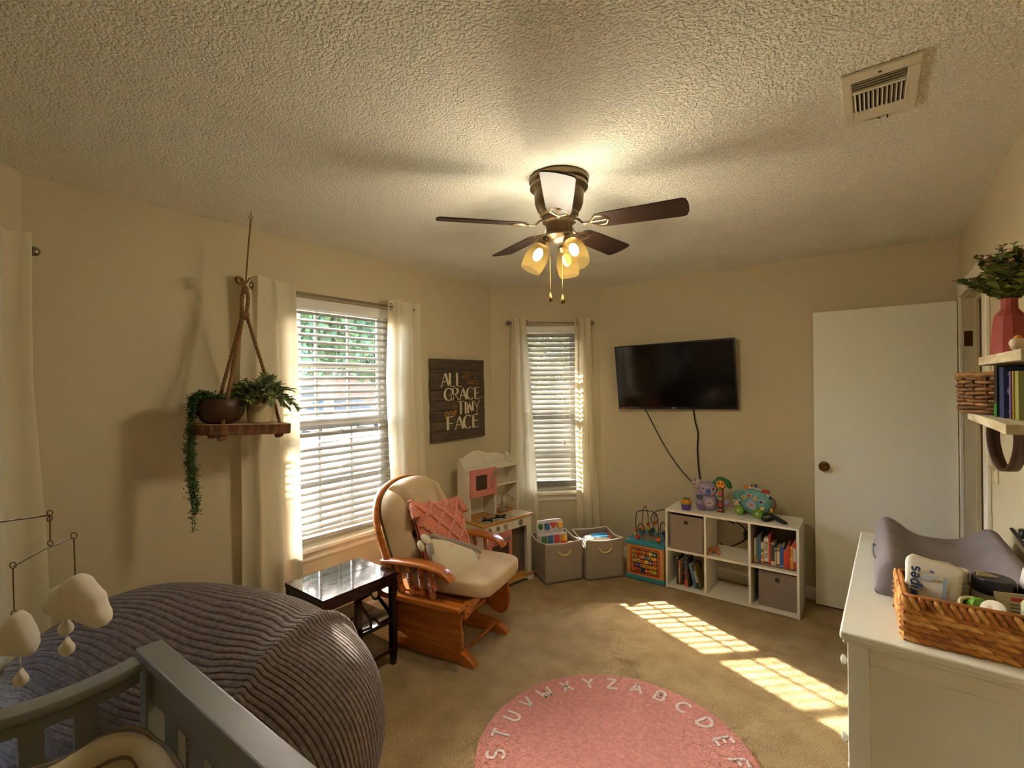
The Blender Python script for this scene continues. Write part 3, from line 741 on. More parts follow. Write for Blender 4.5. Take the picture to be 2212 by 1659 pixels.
pb = thing('trailing_plant', 'string plant trailing from a dark round bowl on the hanging shelf', 'plant', (-2.475, .965, 1.3875))
MB().lathe([(0, 0), (.055, 0), (.078, .012), (.098, .045), (.103, .075), (.098, .105), (.090, .118), (.086, .118), (.092, .104), (.096, .075), (.088, .03), (0, .02)], 32, caps=False).build('bowl', BOWL, pb)
MB().lathe([(0, .100), (.091, .100), (.0, .106)], 20, caps=False).build('soil', SOIL, pb)
random.seed(5)
vm = MB(); stm = MB()
def strand(pts, nb, r):
    P = spline(pts, 10); stm.tube(P, .0011, 4)
    for i in range(nb):
        p = P[min(len(P) - 1, int(i / nb * len(P)))] + Vector((random.gauss(0, r), random.gauss(0, r), random.gauss(0, r)))
        d = Vector((random.gauss(0, 1), random.gauss(0, 1), random.gauss(-.2, .8)))
        leaf(vm, p, d, Vector((0, 0, 1)), random.uniform(.010, .017), random.uniform(.007, .011))
for k in range(24):
    a = R(-100) + random.gauss(0, .26); e = Vector((math.cos(a), math.sin(a), 0))
    p0 = Vector((random.uniform(-.04, .04), random.uniform(-.07, .0), .106))
    rim = e * .100 + Vector((0, 0, .122)); tz = random.choice((-.08, -.14, -.22, -.30, -.40, -.48, -.40, -.36))
    low_ = Vector((rim.x * .6 + random.uniform(-.012, .012), -.122 + random.uniform(-.014, .010), tz * .5)); end = Vector((random.uniform(-.012, .012) + .01, -.115 + random.uniform(-.014, .014), tz))
    strand([p0, (p0 + rim) / 2 + Vector((0, 0, .02)), rim + e * .006, rim + e * .016 + Vector((0, 0, -.06)), low_, end], int(60 + 240 * abs(tz)), .008)
for k in range(14):
    a = random.uniform(0, 2 * PI); r = random.uniform(.03, .098)
    strand([(r * .5 * math.cos(a), r * .5 * math.sin(a), .104), (r * math.cos(a), r * math.sin(a), .122 + random.uniform(0, .02)), (r * 1.1 * math.cos(a + .5), r * 1.1 * math.sin(a + .5), .112 + random.uniform(0, .035))], 16, .005)
stuff(vm.build('leaves', mat('leaf_string', srgb(74, 108, 52), .5, var=.3, vscale=40, trans=.15), pb, smooth=False))
stuff(stm.build('stems', LEAFD, pb))
pw = thing('potted_plant', 'bushy grey green plant in a distressed white pot on the hanging shelf', 'plant', (-2.470, 1.150, 1.377))
POTW = mat('distressed_white_clay', srgb(214, 200, 166), .85, var=.35, vscale=14, bump=.3, bscale=26, bdist=.006, col2=srgb(172, 146, 106))
MB().lathe([(0, 0), (.050, 0), (.060, .008), (.064, .04), (.064, .10), (.060, .122), (.056, .124), (.056, .11), (0, .11)], 32, caps=False).build('pot', POTW, pw)
random.seed(21)
lm = MB(); lg = MB(); ll = MB(); sm = MB()
for k in range(58):
    a = random.uniform(0, 2 * PI); el = random.uniform(.05, 1.45); L = random.uniform(.075, .150)
    d = Vector((math.cos(a) * math.cos(el), math.sin(a) * math.cos(el), math.sin(el)))
    b = Vector((d.x * .03, d.y * .03, .112)); tip = b + d * L + Vector((0, 0, -.045 * math.cos(el)))
    P = spline([b, b + d * L * .5 + Vector((0, 0, .006)), tip], 7); sm.tube(P, .0012, 4)
    for i in range(4, len(P), 2):
        for sd_ in (-1, 0, 1):
            t = (P[i] - P[i - 1]).normalized(); s = t.cross(Vector((0, 0, 1)))
            if s.length < .01: s = Vector((1, 0, 0))
            s.normalize(); dd = t * .8 + s * sd_ * random.uniform(.5, 1.3) + Vector((random.gauss(0, .25), random.gauss(0, .25), random.uniform(-.5, .6)))
            leaf(random.choice((lm, lg, lg, lg, ll) if i == len(P) - 1 else (lm, lg, lg)), P[i], dd, Vector((random.gauss(0, .3), random.gauss(0, .3), 1)), random.uniform(.030, .044), random.uniform(.016, .022))
stuff(lm.build('leaves', LEAFD, pw, smooth=False)); stuff(lg.build('pale_leaves', LEAFG, pw, smooth=False)); stuff(ll.build('lime_tips', LEAFL, pw, smooth=False)); stuff(sm.build('stems', LEAFD, pw))

# ================================================================ cube shelf and what it holds
FAB = mat('grey_bin_fabric', srgb(138, 122, 106), .9, bump=.15, bscale=300, bdist=.002)
cs = thing('cube_shelf', 'low white six cube shelf under the television', 'shelf', (-.8335, 3.594, 0))
HW = .4405; T_ = .016; D_ = .31; TOPZ = .595
DV = (-.1505, .1435)
for x0 in (-HW, HW - T_): MB().box(x0, x0 + T_, 0, D_, 0, TOPZ).build('side_panel', WHITE, cs, smooth=False, bevel=.001)
MB().box(-HW + T_, HW - T_, 0, D_, TOPZ - T_, TOPZ).build('top_panel', WHITE, cs, smooth=False, bevel=.001)
MB().box(-HW + T_, HW - T_, 0, D_, .004, .004 + T_).build('bottom_panel', WHITE, cs, smooth=False, bevel=.001)
for x in DV: MB().box(x - T_ / 2, x + T_ / 2, .001, D_, .0202, TOPZ - T_ - .0002).build('divider', WHITE, cs, smooth=False, bevel=.001)
for (a, b) in ((-HW + T_, DV[0] - T_ / 2), (DV[0] + T_ / 2, DV[1] - T_ / 2), (DV[1] + T_ / 2, HW - T_)):
    MB().box(a + .0002, b - .0002, .001, D_, .284, .284 + T_).build('shelf_board', WHITE, cs, smooth=False, bevel=.001)
SX, SY = cs.location.x, cs.location.y
def fabric_bin(x0, x1, z0, z1, y0, label, ring_, turned=False):
    t = thing('fabric_bin', label, 'storage bin', (SX + (x0 + x1) / 2, SY + y0, z0), 0, 'grey fabric bins in the cube shelf')
    w = (x1 - x0) / 2; h = z1 - z0; d = .25
    if turned:
        MB().box(-w, -w + .004, 0, d, 0, h).build('side', FAB, t, smooth=False); MB().box(w - .004, w, 0, d, 0, h).build('side', FAB, t, smooth=False)
        MB().box(-w + .004, w - .004, 0, d, h - .004, h).build('side', FAB, t, smooth=False); MB().box(-w + .004, w - .004, 0, d, 0, .003).build('side', FAB, t, smooth=False)
        MB().box(-w + .004, w - .004, d - .004, d, .003, h - .004).build('bottom', FAB, t, smooth=False)
        return t
    MB().box(-w, w, 0, .005, 0, h).build('front', FAB, t, smooth=False, bevel=.002)
    MB().box(-w, w, d - .005, d, 0, h).box(-w, -w + .005, .005, d - .005, 0, h).box(w - .005, w, .005, d - .005, 0, h).box(-w, w, .005, d - .005, 0, .004).build('body', FAB, t, smooth=False)
    g = MB().torus((0, -.001, h - .048), .0145, .0025, (0, 1, 0), 20, 6).build('grommet', ring_, t)
    MB().cyl((0, -.0012, h - .048), (0, -.0004, h - .048), .0135, n=18).build('pull_hole', flat(30, 24, 18), g)
    return t
fabric_bin(-.408, -.168, .3005, .560, .010, 'grey fabric bin in the upper cube nearest the bead maze', BRASS)
fabric_bin(.190, .4215, .0205, .262, .045, 'grey fabric bin in the bottom cube beside the open door', flat(92, 80, 68))
fabric_bin(.1545, .4225, .3005, .574, .035, 'grey fabric bin lying on its side around the upper books', BRASS, turned=True)

PAGE = mat('paper_pages', srgb(214, 204, 176), .9)
def book(name, x, y, z, w, h, d, col, label, lean=0.0, group=None, bands=(), title=None, tcol=(30, 30, 40), rough=.5):
    """closed book standing on its tail: spine at local y=0 facing -y; bands = (z0, z1, rgb) on the spine"""
    t = thing('book', label, 'book', (x, y, z), 0, group); t.rotation_euler = (0, lean, 0)
    c = flat(*col, rough); b = .0018
    mb = MB(); mb.box(0, w, 0, b, 0, h).box(0, b, b, d, 0, h).box(w - b, w, b, d, 0, h)
    mb.build('cover', c, t, smooth=False)
    MB().box(b + .0002, w - b - .0002, b, d - .003, .003, h - .003).build('pages', PAGE, t, smooth=False)
    for (a0, a1, cc) in bands: MB().box(.0004, w - .0004, -.0006, .0002, a0 * h, a1 * h).build('spine_band', flat(*cc, rough), t, smooth=False)
    if title:
        tb = MB(); s = w * .5; L = len(title); step = (.66 * h) / L
        for i, ch in enumerate(title):
            cc = tcol
            glyph(tb, ch, (lambda a, b2, o, i=i: (w * .25 + b2 * s, -.0008 - o, h * .88 - i * step - a * s)), .22, None, 0, .0006)
        tb.build('spine_title', flat(*tcol), t, smooth=False)
    return t
Z0 = .3037
ub = [ # x, w, h, colour, bands, label
 (.163, .011, .165, (206, 190, 140), [(.02, .32, (214, 150, 40))], 'cream spine book with a yellow foot, first in the upper row'),
 (.1755, .016, .165, (74, 124, 132), [(.02, .14, (176, 140, 84))], 'teal book near the start of the upper row'),
 (.193, .013, .198, (92, 74, 108), [(.0, .72, (66, 106, 160))], 'tall purple and blue book in the upper row'),
 (.208, .016, .146, (216, 200, 160), [(.55, .7, (70, 120, 80)), (.0, .14, (200, 90, 40)), (.25, .45, (190, 120, 60))], 'white spined book with coloured blocks in the upper row'),
 (.2255, .027, .180, (226, 216, 190), [(.03, .1, (60, 40, 36))], 'thick white book with large spine lettering in the upper row'),
 (.254, .0125, .208, (176, 48, 30), [], 'tall red book beside the thick white book'),
 (.268, .020, .152, (208, 196, 164), [(.2, .95, (54, 62, 72)), (.96, 1, (190, 176, 140))], 'cream book with dark spine panel in the upper row'),
 (.291, .0095, .124, (176, 156, 118), [(.78, .92, (60, 50, 40))], 'thin tan book in the middle of the upper row'),
 (.302, .0175, .122, (214, 200, 164), [(.84, .94, (120, 90, 50)), (.04, .12, (40, 36, 30))], 'short cream book left of the blue book'),
 (.322, .021, .134, (34, 84, 156), [(.04, .09, (200, 200, 200))], 'bright blue book in the upper row'),
 (.3445, .021, .120, (206, 64, 30), [], 'short orange red book right of the blue book'),
 (.3667, .0115, .165, (190, 40, 24), [], 'tall narrow red book beside the yellow book'),
 (.3795, .0175, .150, (226, 176, 50), [(.5, .9, (190, 130, 30)), (.08, .4, (206, 150, 40))], 'yellow book in the upper row'),
 (.398, .0175, .182, (196, 70, 38), [(.28, .78, (206, 198, 186))], 'red and white book at the door end of the upper row')]
for (x, w_, h_, c_, bd, lb) in ub:
    title = 'OPPOSITES' if w_ == .027 else None
    book('book', SX + x, SY + .048 + random.uniform(0, .012), Z0, w_, h_, random.uniform(.13, .17), c_, lb, 0, 'books in the upper cube', bd, title)
Z1 = .0205
lb_ = [
 (-.375, .014, .208, (34, 26, 20), 0, [(.92, .98, (150, 140, 120))], 'tall black spined book at the left of the lower row'),
 (-.360, .011, .178, (196, 168, 124), 0, [(.72, .98, (186, 110, 54)), (0, .1, (150, 90, 40))], 'thin cream and orange book in the lower row'),
 (-.348, .018, .186, (88, 52, 30), 0, [], 'brown speckled book in the lower row'),
 (-.313, .017, .176, (40, 48, 44), -5, [(.0, .27, (196, 70, 24)), (.5, .62, (150, 60, 40))], 'dark green book with an orange foot in the lower row'),
 (-.295, .007, .150, (206, 156, 50), -7, [], 'thin yellow book leaning in the lower row'),
 (-.2865, .017, .206, (36, 28, 52), -7, [(.62, .96, (60, 66, 96)), (.2, .6, (78, 30, 34))], 'dark purple book leaning in the lower row'),
 (-.246, .022, .170, (96, 122, 146), -13, [(.0, .4, (70, 110, 140))], 'pale blue book leaning in the lower row'),
 (-.2205, .015, .172, (34, 38, 54), -14, [(.25, .75, (170, 176, 182))], 'dark navy book with white lettering leaning in the lower row'),
 (-.202, .012, .172, (118, 100, 38), -15, [], 'olive book with yellow cover at the end of the lower row')]
for (x, w_, h_, c_, ln, bd, lb) in lb_:
    book('book', SX + x, SY + .045 + random.uniform(0, .01), Z1 + .002, w_, h_, .14, c_, lb, R(ln), 'books in the lower cube', bd)

# little wooden toy in the middle upper cube
LWOOD = wood('light_beech', srgb(196, 134, 74), srgb(160, 98, 46), .5, (1, 6, 6))
wt = thing('wooden_toy', 'small wooden rolling toy in the middle upper cube', 'toy', (-.940, 3.665, .3003), R(25))
superbox(MB(), (0, 0, .030), (.075, .030, .028), .6, 20, 12).build('body', LWOOD, wt)
MB().ball((.022, 0, .050), (.014, .014, .022)).build('head', LWOOD, wt)
for (x, y) in ((-.030, -.022), (.028, -.022), (-.030, .022), (.028, .022)): MB().ball((x, y, .0165), .0165, 14, 10).build('wheel', LWOOD, wt)
# plug adapter seen through the middle cube
pa = thing('plug_adapter', 'black plug adapter on the wall behind the cube shelf', 'plug', (-.780, 3.984, .385))
superbox(MB(), (0, -.010, 0), (.042, .026, .060), .4, 20, 12).build('body', flat(18, 15, 13, .5), pa)
MB().tube(spline([(0, -.012, .03), (-.03, -.010, .062), (-.075, -.012, .090)], 6), .005, 6).tube(spline([(-.005, -.012, -.03), (-.06, -.016, -.075), (-.13, -.022, -.112), (-.19, -.016, -.100)], 6), .006, 6).build('cord', CBL, pa)

# ---------------------------------------------------------------- on the shelf top
TZ = TOPZ + .0003
cu_ = thing('stacking_cups', 'stack of purple lime and orange cups on the cube shelf', 'toy', (-1.138, 3.668, TZ))
MB().lathe([(0, 0), (.030, 0), (.033, .004), (.036, .042), (.033, .044), (0, .044)], 28, caps=False).build('cup', flat(96, 56, 150, .35), cu_)
MB().lathe([(.036, .0442), (.041, .046), (.041, .054), (.037, .056), (0, .056)], 28, caps=False).build('cup', flat(150, 156, 50, .4), cu_)
MB().lathe([(.035, .0562), (.0365, .060), (.034, .078), (.030, .080), (0, .080)], 28, caps=False).build('cup', flat(226, 132, 34, .4), cu_)
MB().lathe([(.029, .0802), (.0285, .084), (.022, .086), (0, .084)], 28, caps=False).build('cup', flat(70, 120, 60, .4), cu_)

LAV = mat('lavender_plastic', srgb(158, 140, 170), .35); LAVD = mat('lavender_dark', srgb(128, 112, 146), .35)
kt = thing('koala_toy', 'lavender koala toy hugging a palm tree with piano keys', 'toy', (-.960, 3.755, TZ), R(12))
superbox(MB(), (-.035, 0, .062), (.120, .085, .122), .75, 28, 20).build('body', LAV, kt)
MB().ball((-.038, -.012, .160), (.066, .050, .058), 24, 16).build('head', LAV, kt)
EARM = mat('speckled_ear', srgb(212, 192, 190), .4, var=.7, vscale=95, col2=srgb(104, 70, 90))
for s in (-1, 1): MB().ball((-.038 + s * .080, .002, .194), (.042, .022, .042), 18, 12).build('ear', EARM, kt)
MB().ball((-.036, -.062, .150), (.016, .012, .021), 16, 12).build('nose', flat(66, 100, 170, .3), kt)
for s in (-1, 1): MB().ball((-.037 + s * .032, -.050, .168), (.0085, .006, .0105), 12, 8).build('eye', flat(16, 12, 16, .15), kt)
MB().tube(spline([(-.060, -.058, .128), (-.038, -.060, .120), (-.018, -.058, .128)], 6), .0016, 5).build('smile', flat(50, 36, 60), kt)
MB().ball((-.100, -.024, .108), (.030, .032, .036), 18, 12).build('arm', LAV, kt)
MB().cyl((-.100, -.055, .108), (-.100, -.060, .106), .019, .015, n=20).build('paw_button', flat(20, 88, 90, .3), kt)
MB().ball((-.094, -.036, .042), (.033, .034, .040), 18, 12).build('foot', LAV, kt)
MB().cyl((-.094, -.067, .040), (-.094, -.071, .040), .020, .017, n=20).build('foot_pad', LAVD, kt)
MB().cyl((-.030, -.040, .066), (-.030, -.046, .066), .035, .032, n=26).build('belly_light', flat(176, 168, 178, .3), kt)
lg_ = MB().prism(ell(-.030, .060, .016, .010, 20), -.0480, -.0458, 'xz').build('logo_oval', flat(226, 210, 200), kt, smooth=False)
MB().prism(ell(-.030, .060, .0125, .0055, 20), -.0486, -.0480, 'xz').build('logo_panel', flat(186, 58, 28), lg_, smooth=False)
TRK = flat(96, 34, 22, .4)
MB().prism([(.024, 0), (.074, 0), (.068, .05), (.066, .12), (.070, .185), (.038, .185), (.034, .12), (.030, .05)], -.045, .015, 'xz').build('trunk', TRK, kt, smooth=False, bevel=.005)
for i, cc in enumerate([(214, 140, 50), (30, 50, 90), (206, 96, 44), (196, 50, 54), (30, 110, 90), (222, 176, 60), (60, 100, 150), (200, 80, 40), (206, 90, 50), (110, 150, 60)]):
    MB().box(.034, .056, -.0485, -.045, .012 + i * .0165, .0265 + i * .0165).build('piano_key', flat(*cc, .35), kt, smooth=False, bevel=.0015)
for (lx, lz, rx, rz, an) in ((.018, .215, .036, .020, 40), (.050, .240, .036, .018, 0), (.084, .226, .040, .020, -25), (.104, .200, .030, .018, -60), (.012, .190, .020, .030, 0)):
    MB().ball((0, 0, 0), (rx, .016, rz), 14, 8).build('palm_leaf', flat(34, 106, 38, .4), kt, (lx, -.012, lz), (0, R(-an), 0))
sf = MB().cyl((.047, -.030, .205), (.047, -.044, .205), .031, .029, n=28).build('button_disc', flat(236, 160, 40, .35), kt)
for (dx, dz) in ((-.012, .010), (.013, .006)): MB().cyl((.047 + dx, -.0442, .205 + dz), (.047 + dx, -.0475, .205 + dz), .0075, n=14).build('button', flat(150, 26, 30, .35), sf)
MB().prism([(.037, .184), (.052, .184), (.0445, .196)], -.0475, -.0442, 'xz').build('button', flat(170, 36, 30, .35), sf, smooth=False)
MB().ball((.088, -.026, .070), (.020, .018, .024), 14, 10).build('paw', LAV, kt)

TEAL = mat('mint_plastic', srgb(104, 158, 148), .45, var=.25, vscale=40, bump=.7, bscale=75, bdist=.006)
hg_ = thing('hedgehog_toy', 'mint green hedgehog toy on four lime wheels', 'toy', (-.700, 3.772, TZ), R(-15))
def hfn(p, x, y, z):
    k = 1 + .02 * math.sin(40 * x) * math.sin(34 * z); return Vector((p.x * k, p.y * (1 - .25 * max(0, z)), p.z * k))
superbox(MB(), (.015, 0, .105), (.240, .105, .185), .95, 40, 26, hfn).build('body', TEAL, hg_)
superbox(MB(), (-.092, 0, .115), (.09, .08, .10), .85, 24, 16).build('fringe', TEAL, hg_)
MB().ball((-.098, -.006, .078), (.044, .040, .032), 20, 14).build('face', flat(216, 200, 172, .4), hg_)
MB().ball((-.142, -.008, .070), .006, 10, 8).build('nose', flat(30, 20, 20), hg_)
MB().ball((-.112, -.043, .086), (.005, .003, .0065), 10, 8).build('eye', flat(20, 14, 14, .2), hg_)
MB().ball((-.078, -.040, .098), (.012, .008, .014), 12, 8).build('ear', flat(206, 180, 150, .4), hg_)
for (x, y) in ((-.072, -.052), (.062, -.052), (-.072, .052), (.062, .052)):
    wh = MB().lathe([(.012, -.010), (.030, -.010), (.0335, -.004), (.0335, .006), (.030, .011), (.022, .012), (.020, .009), (.0, .009)], 26, Matrix.Translation((x, y, .0335)) @ Matrix.Rotation(R(90), 4, 'X'), caps=False).build('wheel', flat(122, 166, 40, .35), hg_)
    MB().cyl((x, y - .0105, .0335), (x, y - .0135, .0335), .011, n=16).build('hub', flat(206, 190, 170, .4), wh)
dsk = MB().cyl((.020, -.046, .088), (.020, -.056, .086), .040, .037, n=30).build('belly_light', flat(152, 168, 184, .3), hg_)
lo2 = MB().prism(ell(.020, .086, .018, .0115, 20), -.0585, -.056, 'xz').build('logo_oval', flat(222, 206, 196), dsk, smooth=False)
MB().prism(ell(.020, .086, .014, .0065, 20), -.0592, -.0585, 'xz').build('logo_panel', flat(190, 66, 34), lo2, smooth=False)
def button(shape, x, z, cc, y=-.052):
    o = MB().prism([(x + a * 1.35, z + b * 1.35) for a, b in shape], y - .001, y + .02, 'xz').build('button_rim', flat(220, 208, 186, .4), hg_, smooth=False)
    MB().prism([(x + a, z + b) for a, b in shape], y - .004, y - .001, 'xz').build('button', flat(*cc, .35), o, smooth=False)
button(ell(0, 0, .0115, .0115, 18), -.038, .130, (170, 168, 50))
button([(0, -.012), (.011, .001), (.010, .009), (.004, .010), (0, .005), (-.004, .010), (-.010, .009), (-.011, .001)], .000, .148, (180, 30, 36), -.048)
button([(-.013, -.010), (.013, -.010), (0, .013)], .040, .138, (214, 150, 50), -.048)
button(rrect(-.011, .011, -.010, .010, .003, 2), .082, .118, (30, 72, 150), -.046)
button([(math.cos(R(90 + 36 * i)) * (.015 if i % 2 == 0 else .007), math.sin(R(90 + 36 * i)) * (.015 if i % 2 == 0 else .007)) for i in range(10)], .088, .072, (214, 190, 60), -.046)
MB().cyl((-.066, -.050, .088), (-.066, -.054, .088), .008, n=14).build('button', flat(20, 70, 70, .3), hg_)
MB().tube(spline([(-.066, 0, .168), (-.02, 0, .196), (.04, 0, .198), (.10, 0, .168), (.125, 0, .14)], 8), .012, 8, flat=.6).build('back_ridge', flat(214, 200, 176, .4), hg_)
hb = MB().tube([(-.012, 0, .214), (.052, 0, .214)], .012, 14).build('roller', flat(216, 204, 180, .4), hg_)
for i, cc in enumerate([(36, 56, 96), (200, 80, 40), (50, 140, 120), (30, 60, 110), (120, 40, 90)]): MB().cyl((-.004 + i * .0095, 0, .214), (.004 + i * .0095, 0, .214), .0135, n=16).build('roller_band', flat(*cc, .35), hb)
MB().ball((-.040, 0, .196), (.022, .018, .014), 14, 10).build('spinner', flat(214, 110, 30, .4), hg_)
MB().ball((.090, 0, .186), (.034, .018, .014), 14, 10).build('slider', flat(170, 44, 30, .4), hg_)
MB().tube(spline([(.118, 0, .150), (.150, -.004, .138), (.162, -.008, .108), (.150, -.010, .078), (.138, -.012, .066)], 8), .0055, 8).build('tail_cord', flat(110, 30, 34), hg_)
MB().ball((.120, 0, .146), .014, 12, 8).build('tail_socket', flat(40, 66, 120, .4), hg_)
MB().ball((.138, -.012, .066), (.012, .012, .018), 12, 8).build('tail_bead', flat(206, 160, 50, .4), hg_)
BLK = flat(18, 16, 15, .45)
r1 = thing('remote_control', 'short black remote with pale buttons on the cube shelf', 'remote', (-.590, 3.690, TZ), R(68))
superbox(MB(), (0, 0, .013), (.105, .046, .026), .55, 22, 14).build('body', BLK, r1)
for i in range(5):
    for j in range(3): MB().cbox((-.034 + i * .016, -.011 + j * .011, .0266), (.008, .006, .003)).build('button', flat(150, 138, 112), r1, smooth=False)
r2 = thing('remote_control', 'long plain black remote leaning across the shorter remote', 'remote', (-.530, 3.700, TZ + .020), R(-42))
r2.rotation_euler = (0, R(9), R(-42))
superbox(MB(), (0, 0, 0), (.160, .036, .018), .5, 22, 14).build('body', BLK, r2)
for i in range(4): MB().cyl((-.05 + i * .026, 0, .0085), (-.05 + i * .026, 0, .0105), .005, n=10).build('button', flat(44, 40, 36), r2)

# ================================================================ activity cube with bead maze
ACW = wood('maple_panel', srgb(206, 154, 88), srgb(186, 130, 66), .5, (1, 1, 5))
ACB = mat('turquoise_paint', srgb(46, 132, 144), .45); RED = flat(176, 46, 30, .45); BLKP = flat(22, 16, 12, .7)
ac = thing('activity_cube', 'wooden activity cube with turquoise top and bead maze', 'toy', (-1.442, 3.745, .001), R(1))
a_ = .158
MB().box(-a_, a_, -a_, a_, 0, .034).build('base', ACB, ac, smooth=False, bevel=.008)
MB().box(-.148, .148, -.148, .148, .034, .276).build('body', ACW, ac, smooth=False)
tp = MB().prism(rrect(-.161, .161, -.161, .161, .02), .276, .306, 'xy').build('top', ACB, ac, smooth=False, bevel=.007)
MB().torus((0, -.01, .3055), .098, .006, (0, 0, 1), 36, 8).build('rim_ring', ACB, tp)
MB().prism(ell(0, -.01, .095, .095, 36), .3062, .3075, 'xy').build('mirror_disc', flat(126, 108, 82, .3), tp, smooth=False)
fy = -.148
fr_ = MB(); o1 = rrect(-.118, .118, .050, .258, .014, 4); i1 = rrect(-.108, .108, .060, .248, .008, 4)
n_ = len(o1); fr_.add([(x, fy - .002, z) for x, z in o1] + [(x, fy - .002, z) for x, z in i1] + [(x, fy, z) for x, z in o1] + [(x, fy, z) for x, z in i1],
    [(i, (i + 1) % n_, n_ + (i + 1) % n_, n_ + i) for i in range(n_)] + [(2 * n_ + i, 2 * n_ + (i + 1) % n_, (i + 1) % n_, i) for i in range(n_)] + [(n_ + i, n_ + (i + 1) % n_, 3 * n_ + (i + 1) % n_, 3 * n_ + i) for i in range(n_)])
fr_.build('red_border', RED, ac, smooth=False)
MB().box(-.100, .100, fy - .003, fy + .002, .066, .242).build('tile_panel', BLKP, ac, smooth=False)
TC = [[(196, 166, 44), (196, 62, 50), (190, 150, 60), (214, 104, 40), (214, 174, 90), (74, 90, 110)],
      [(206, 160, 40), (206, 92, 44), (214, 110, 84), (96, 130, 150), (196, 170, 50), (226, 160, 40)],
      [(176, 156, 110), (222, 196, 50), (214, 106, 60), (222, 180, 50), (110, 60, 130), (220, 110, 80)],
      [(176, 80, 50), (66, 86, 150), (222, 150, 40), (206, 150, 40), (196, 130, 40), (230, 166, 40)],
      [(222, 110, 34), (206, 70, 70), (30, 60, 80), (200, 60, 40), (230, 160, 40), (196, 186, 60)]]
for j in range(5):
    for i in range(6):
        x0 = -.097 + i * .0325; z0 = .2105 - j * .0345
        tl_ = MB().box(x0 + .0008, x0 + .0312, fy - .012, fy - .003, z0, z0 + .0265).build('tile', flat(*TC[j][i], .5), ac, smooth=False, bevel=.002)
        if (i + 2 * j) % 3 != 1:
            dk = (60, 40, 30) if sum(TC[j][i]) > 300 else (220, 210, 190)
            if (i + j) % 2: MB().cyl((x0 + .016, fy - .0126, z0 + .013), (x0 + .016, fy - .0119, z0 + .013), .007, n=12).build('tile_mark', flat(*dk), tl_)
            else:
                gm = MB(); glyph(gm, 'ABCDEFGHKPRSTXYZ'[(i * 5 + j * 3) % 16], (lambda a, b, o, x0=x0, z0=z0: (x0 + .010 + a * .016, fy - .0120 - o, z0 + .005 + b * .016)), .22, None, 0, .0006); gm.build('tile_mark', flat(*dk), tl_, smooth=False)
WRB = flat(18, 20, 34, .4); WRR = flat(110, 26, 20, .4)
def mz(pts, mt_): return MB().tube(spline(pts, 8), .0032, 7).build('maze_wire', mt_, ac)
mz([(-.095, -.085, .306), (-.095, -.085, .46), (-.080, -.085, .520), (-.02, -.06, .532), (.04, -.05, .525), (.062, -.03, .48), (.045, -.01, .43), (.005, 0, .425), (.0, .01, .47), (.04, .03, .52), (.12, .05, .53), (.135, .06, .49), (.135, .06, .306)], WRB)
mz([(-.050, -.055, .306), (-.050, -.055, .50), (-.030, -.05, .565), (-.010, -.045, .50), (-.010, -.04, .40), (.0, -.035, .335), (.025, -.04, .34), (.04, -.05, .45), (.06, -.065, .52), (.085, -.085, .48), (.095, -.100, .306)], WRR)
mz([(-.085, -.110, .306), (-.080, -.10, .38), (-.055, -.09, .43), (-.025, -.085, .40), (-.035, -.08, .35), (-.06, -.075, .37)], WRB)
mz([(.075, .0, .37), (.085, -.02, .43), (.115, -.03, .45), (.14, -.04, .40), (.12, -.05, .36), (.135, -.06, .306)], WRB)
for (p, r, cc) in (((-.095, -.085, .335), .019, (206, 176, 50)), ((-.080, -.105, .318), .016, (180, 50, 36)), ((-.075, -.085, .33), .014, (186, 60, 40)), ((-.058, -.095, .385), .013, (60, 110, 50)), ((-.050, -.060, .385), .018, (222, 110, 36)),
                   ((-.082, -.10, .382), .014, (186, 46, 40)), ((-.010, -.04, .42), .014, (186, 56, 36)), ((-.008, -.038, .385), .016, (150, 150, 50)), ((.010, -.03, .36), .013, (60, 44, 30)), ((.030, -.043, .38), .018, (20, 74, 86)), ((.022, -.04, .35), .013, (40, 110, 60)),
                   ((.035, -.005, .43), .015, (222, 110, 30)), ((.092, -.096, .325), .018, (222, 96, 34)), ((.12, -.05, .375), .016, (36, 40, 96)), ((.130, -.045, .35), .017, (30, 70, 130)), ((.135, -.02, .33), .014, (180, 60, 40))):
    MB().ball(p, r, 14, 10).build('bead', flat(*cc, .3), ac)
MB().box(-.150, -.125, -.150, -.130, .3062, .308).build('sticker', flat(190, 190, 170), ac, smooth=False)

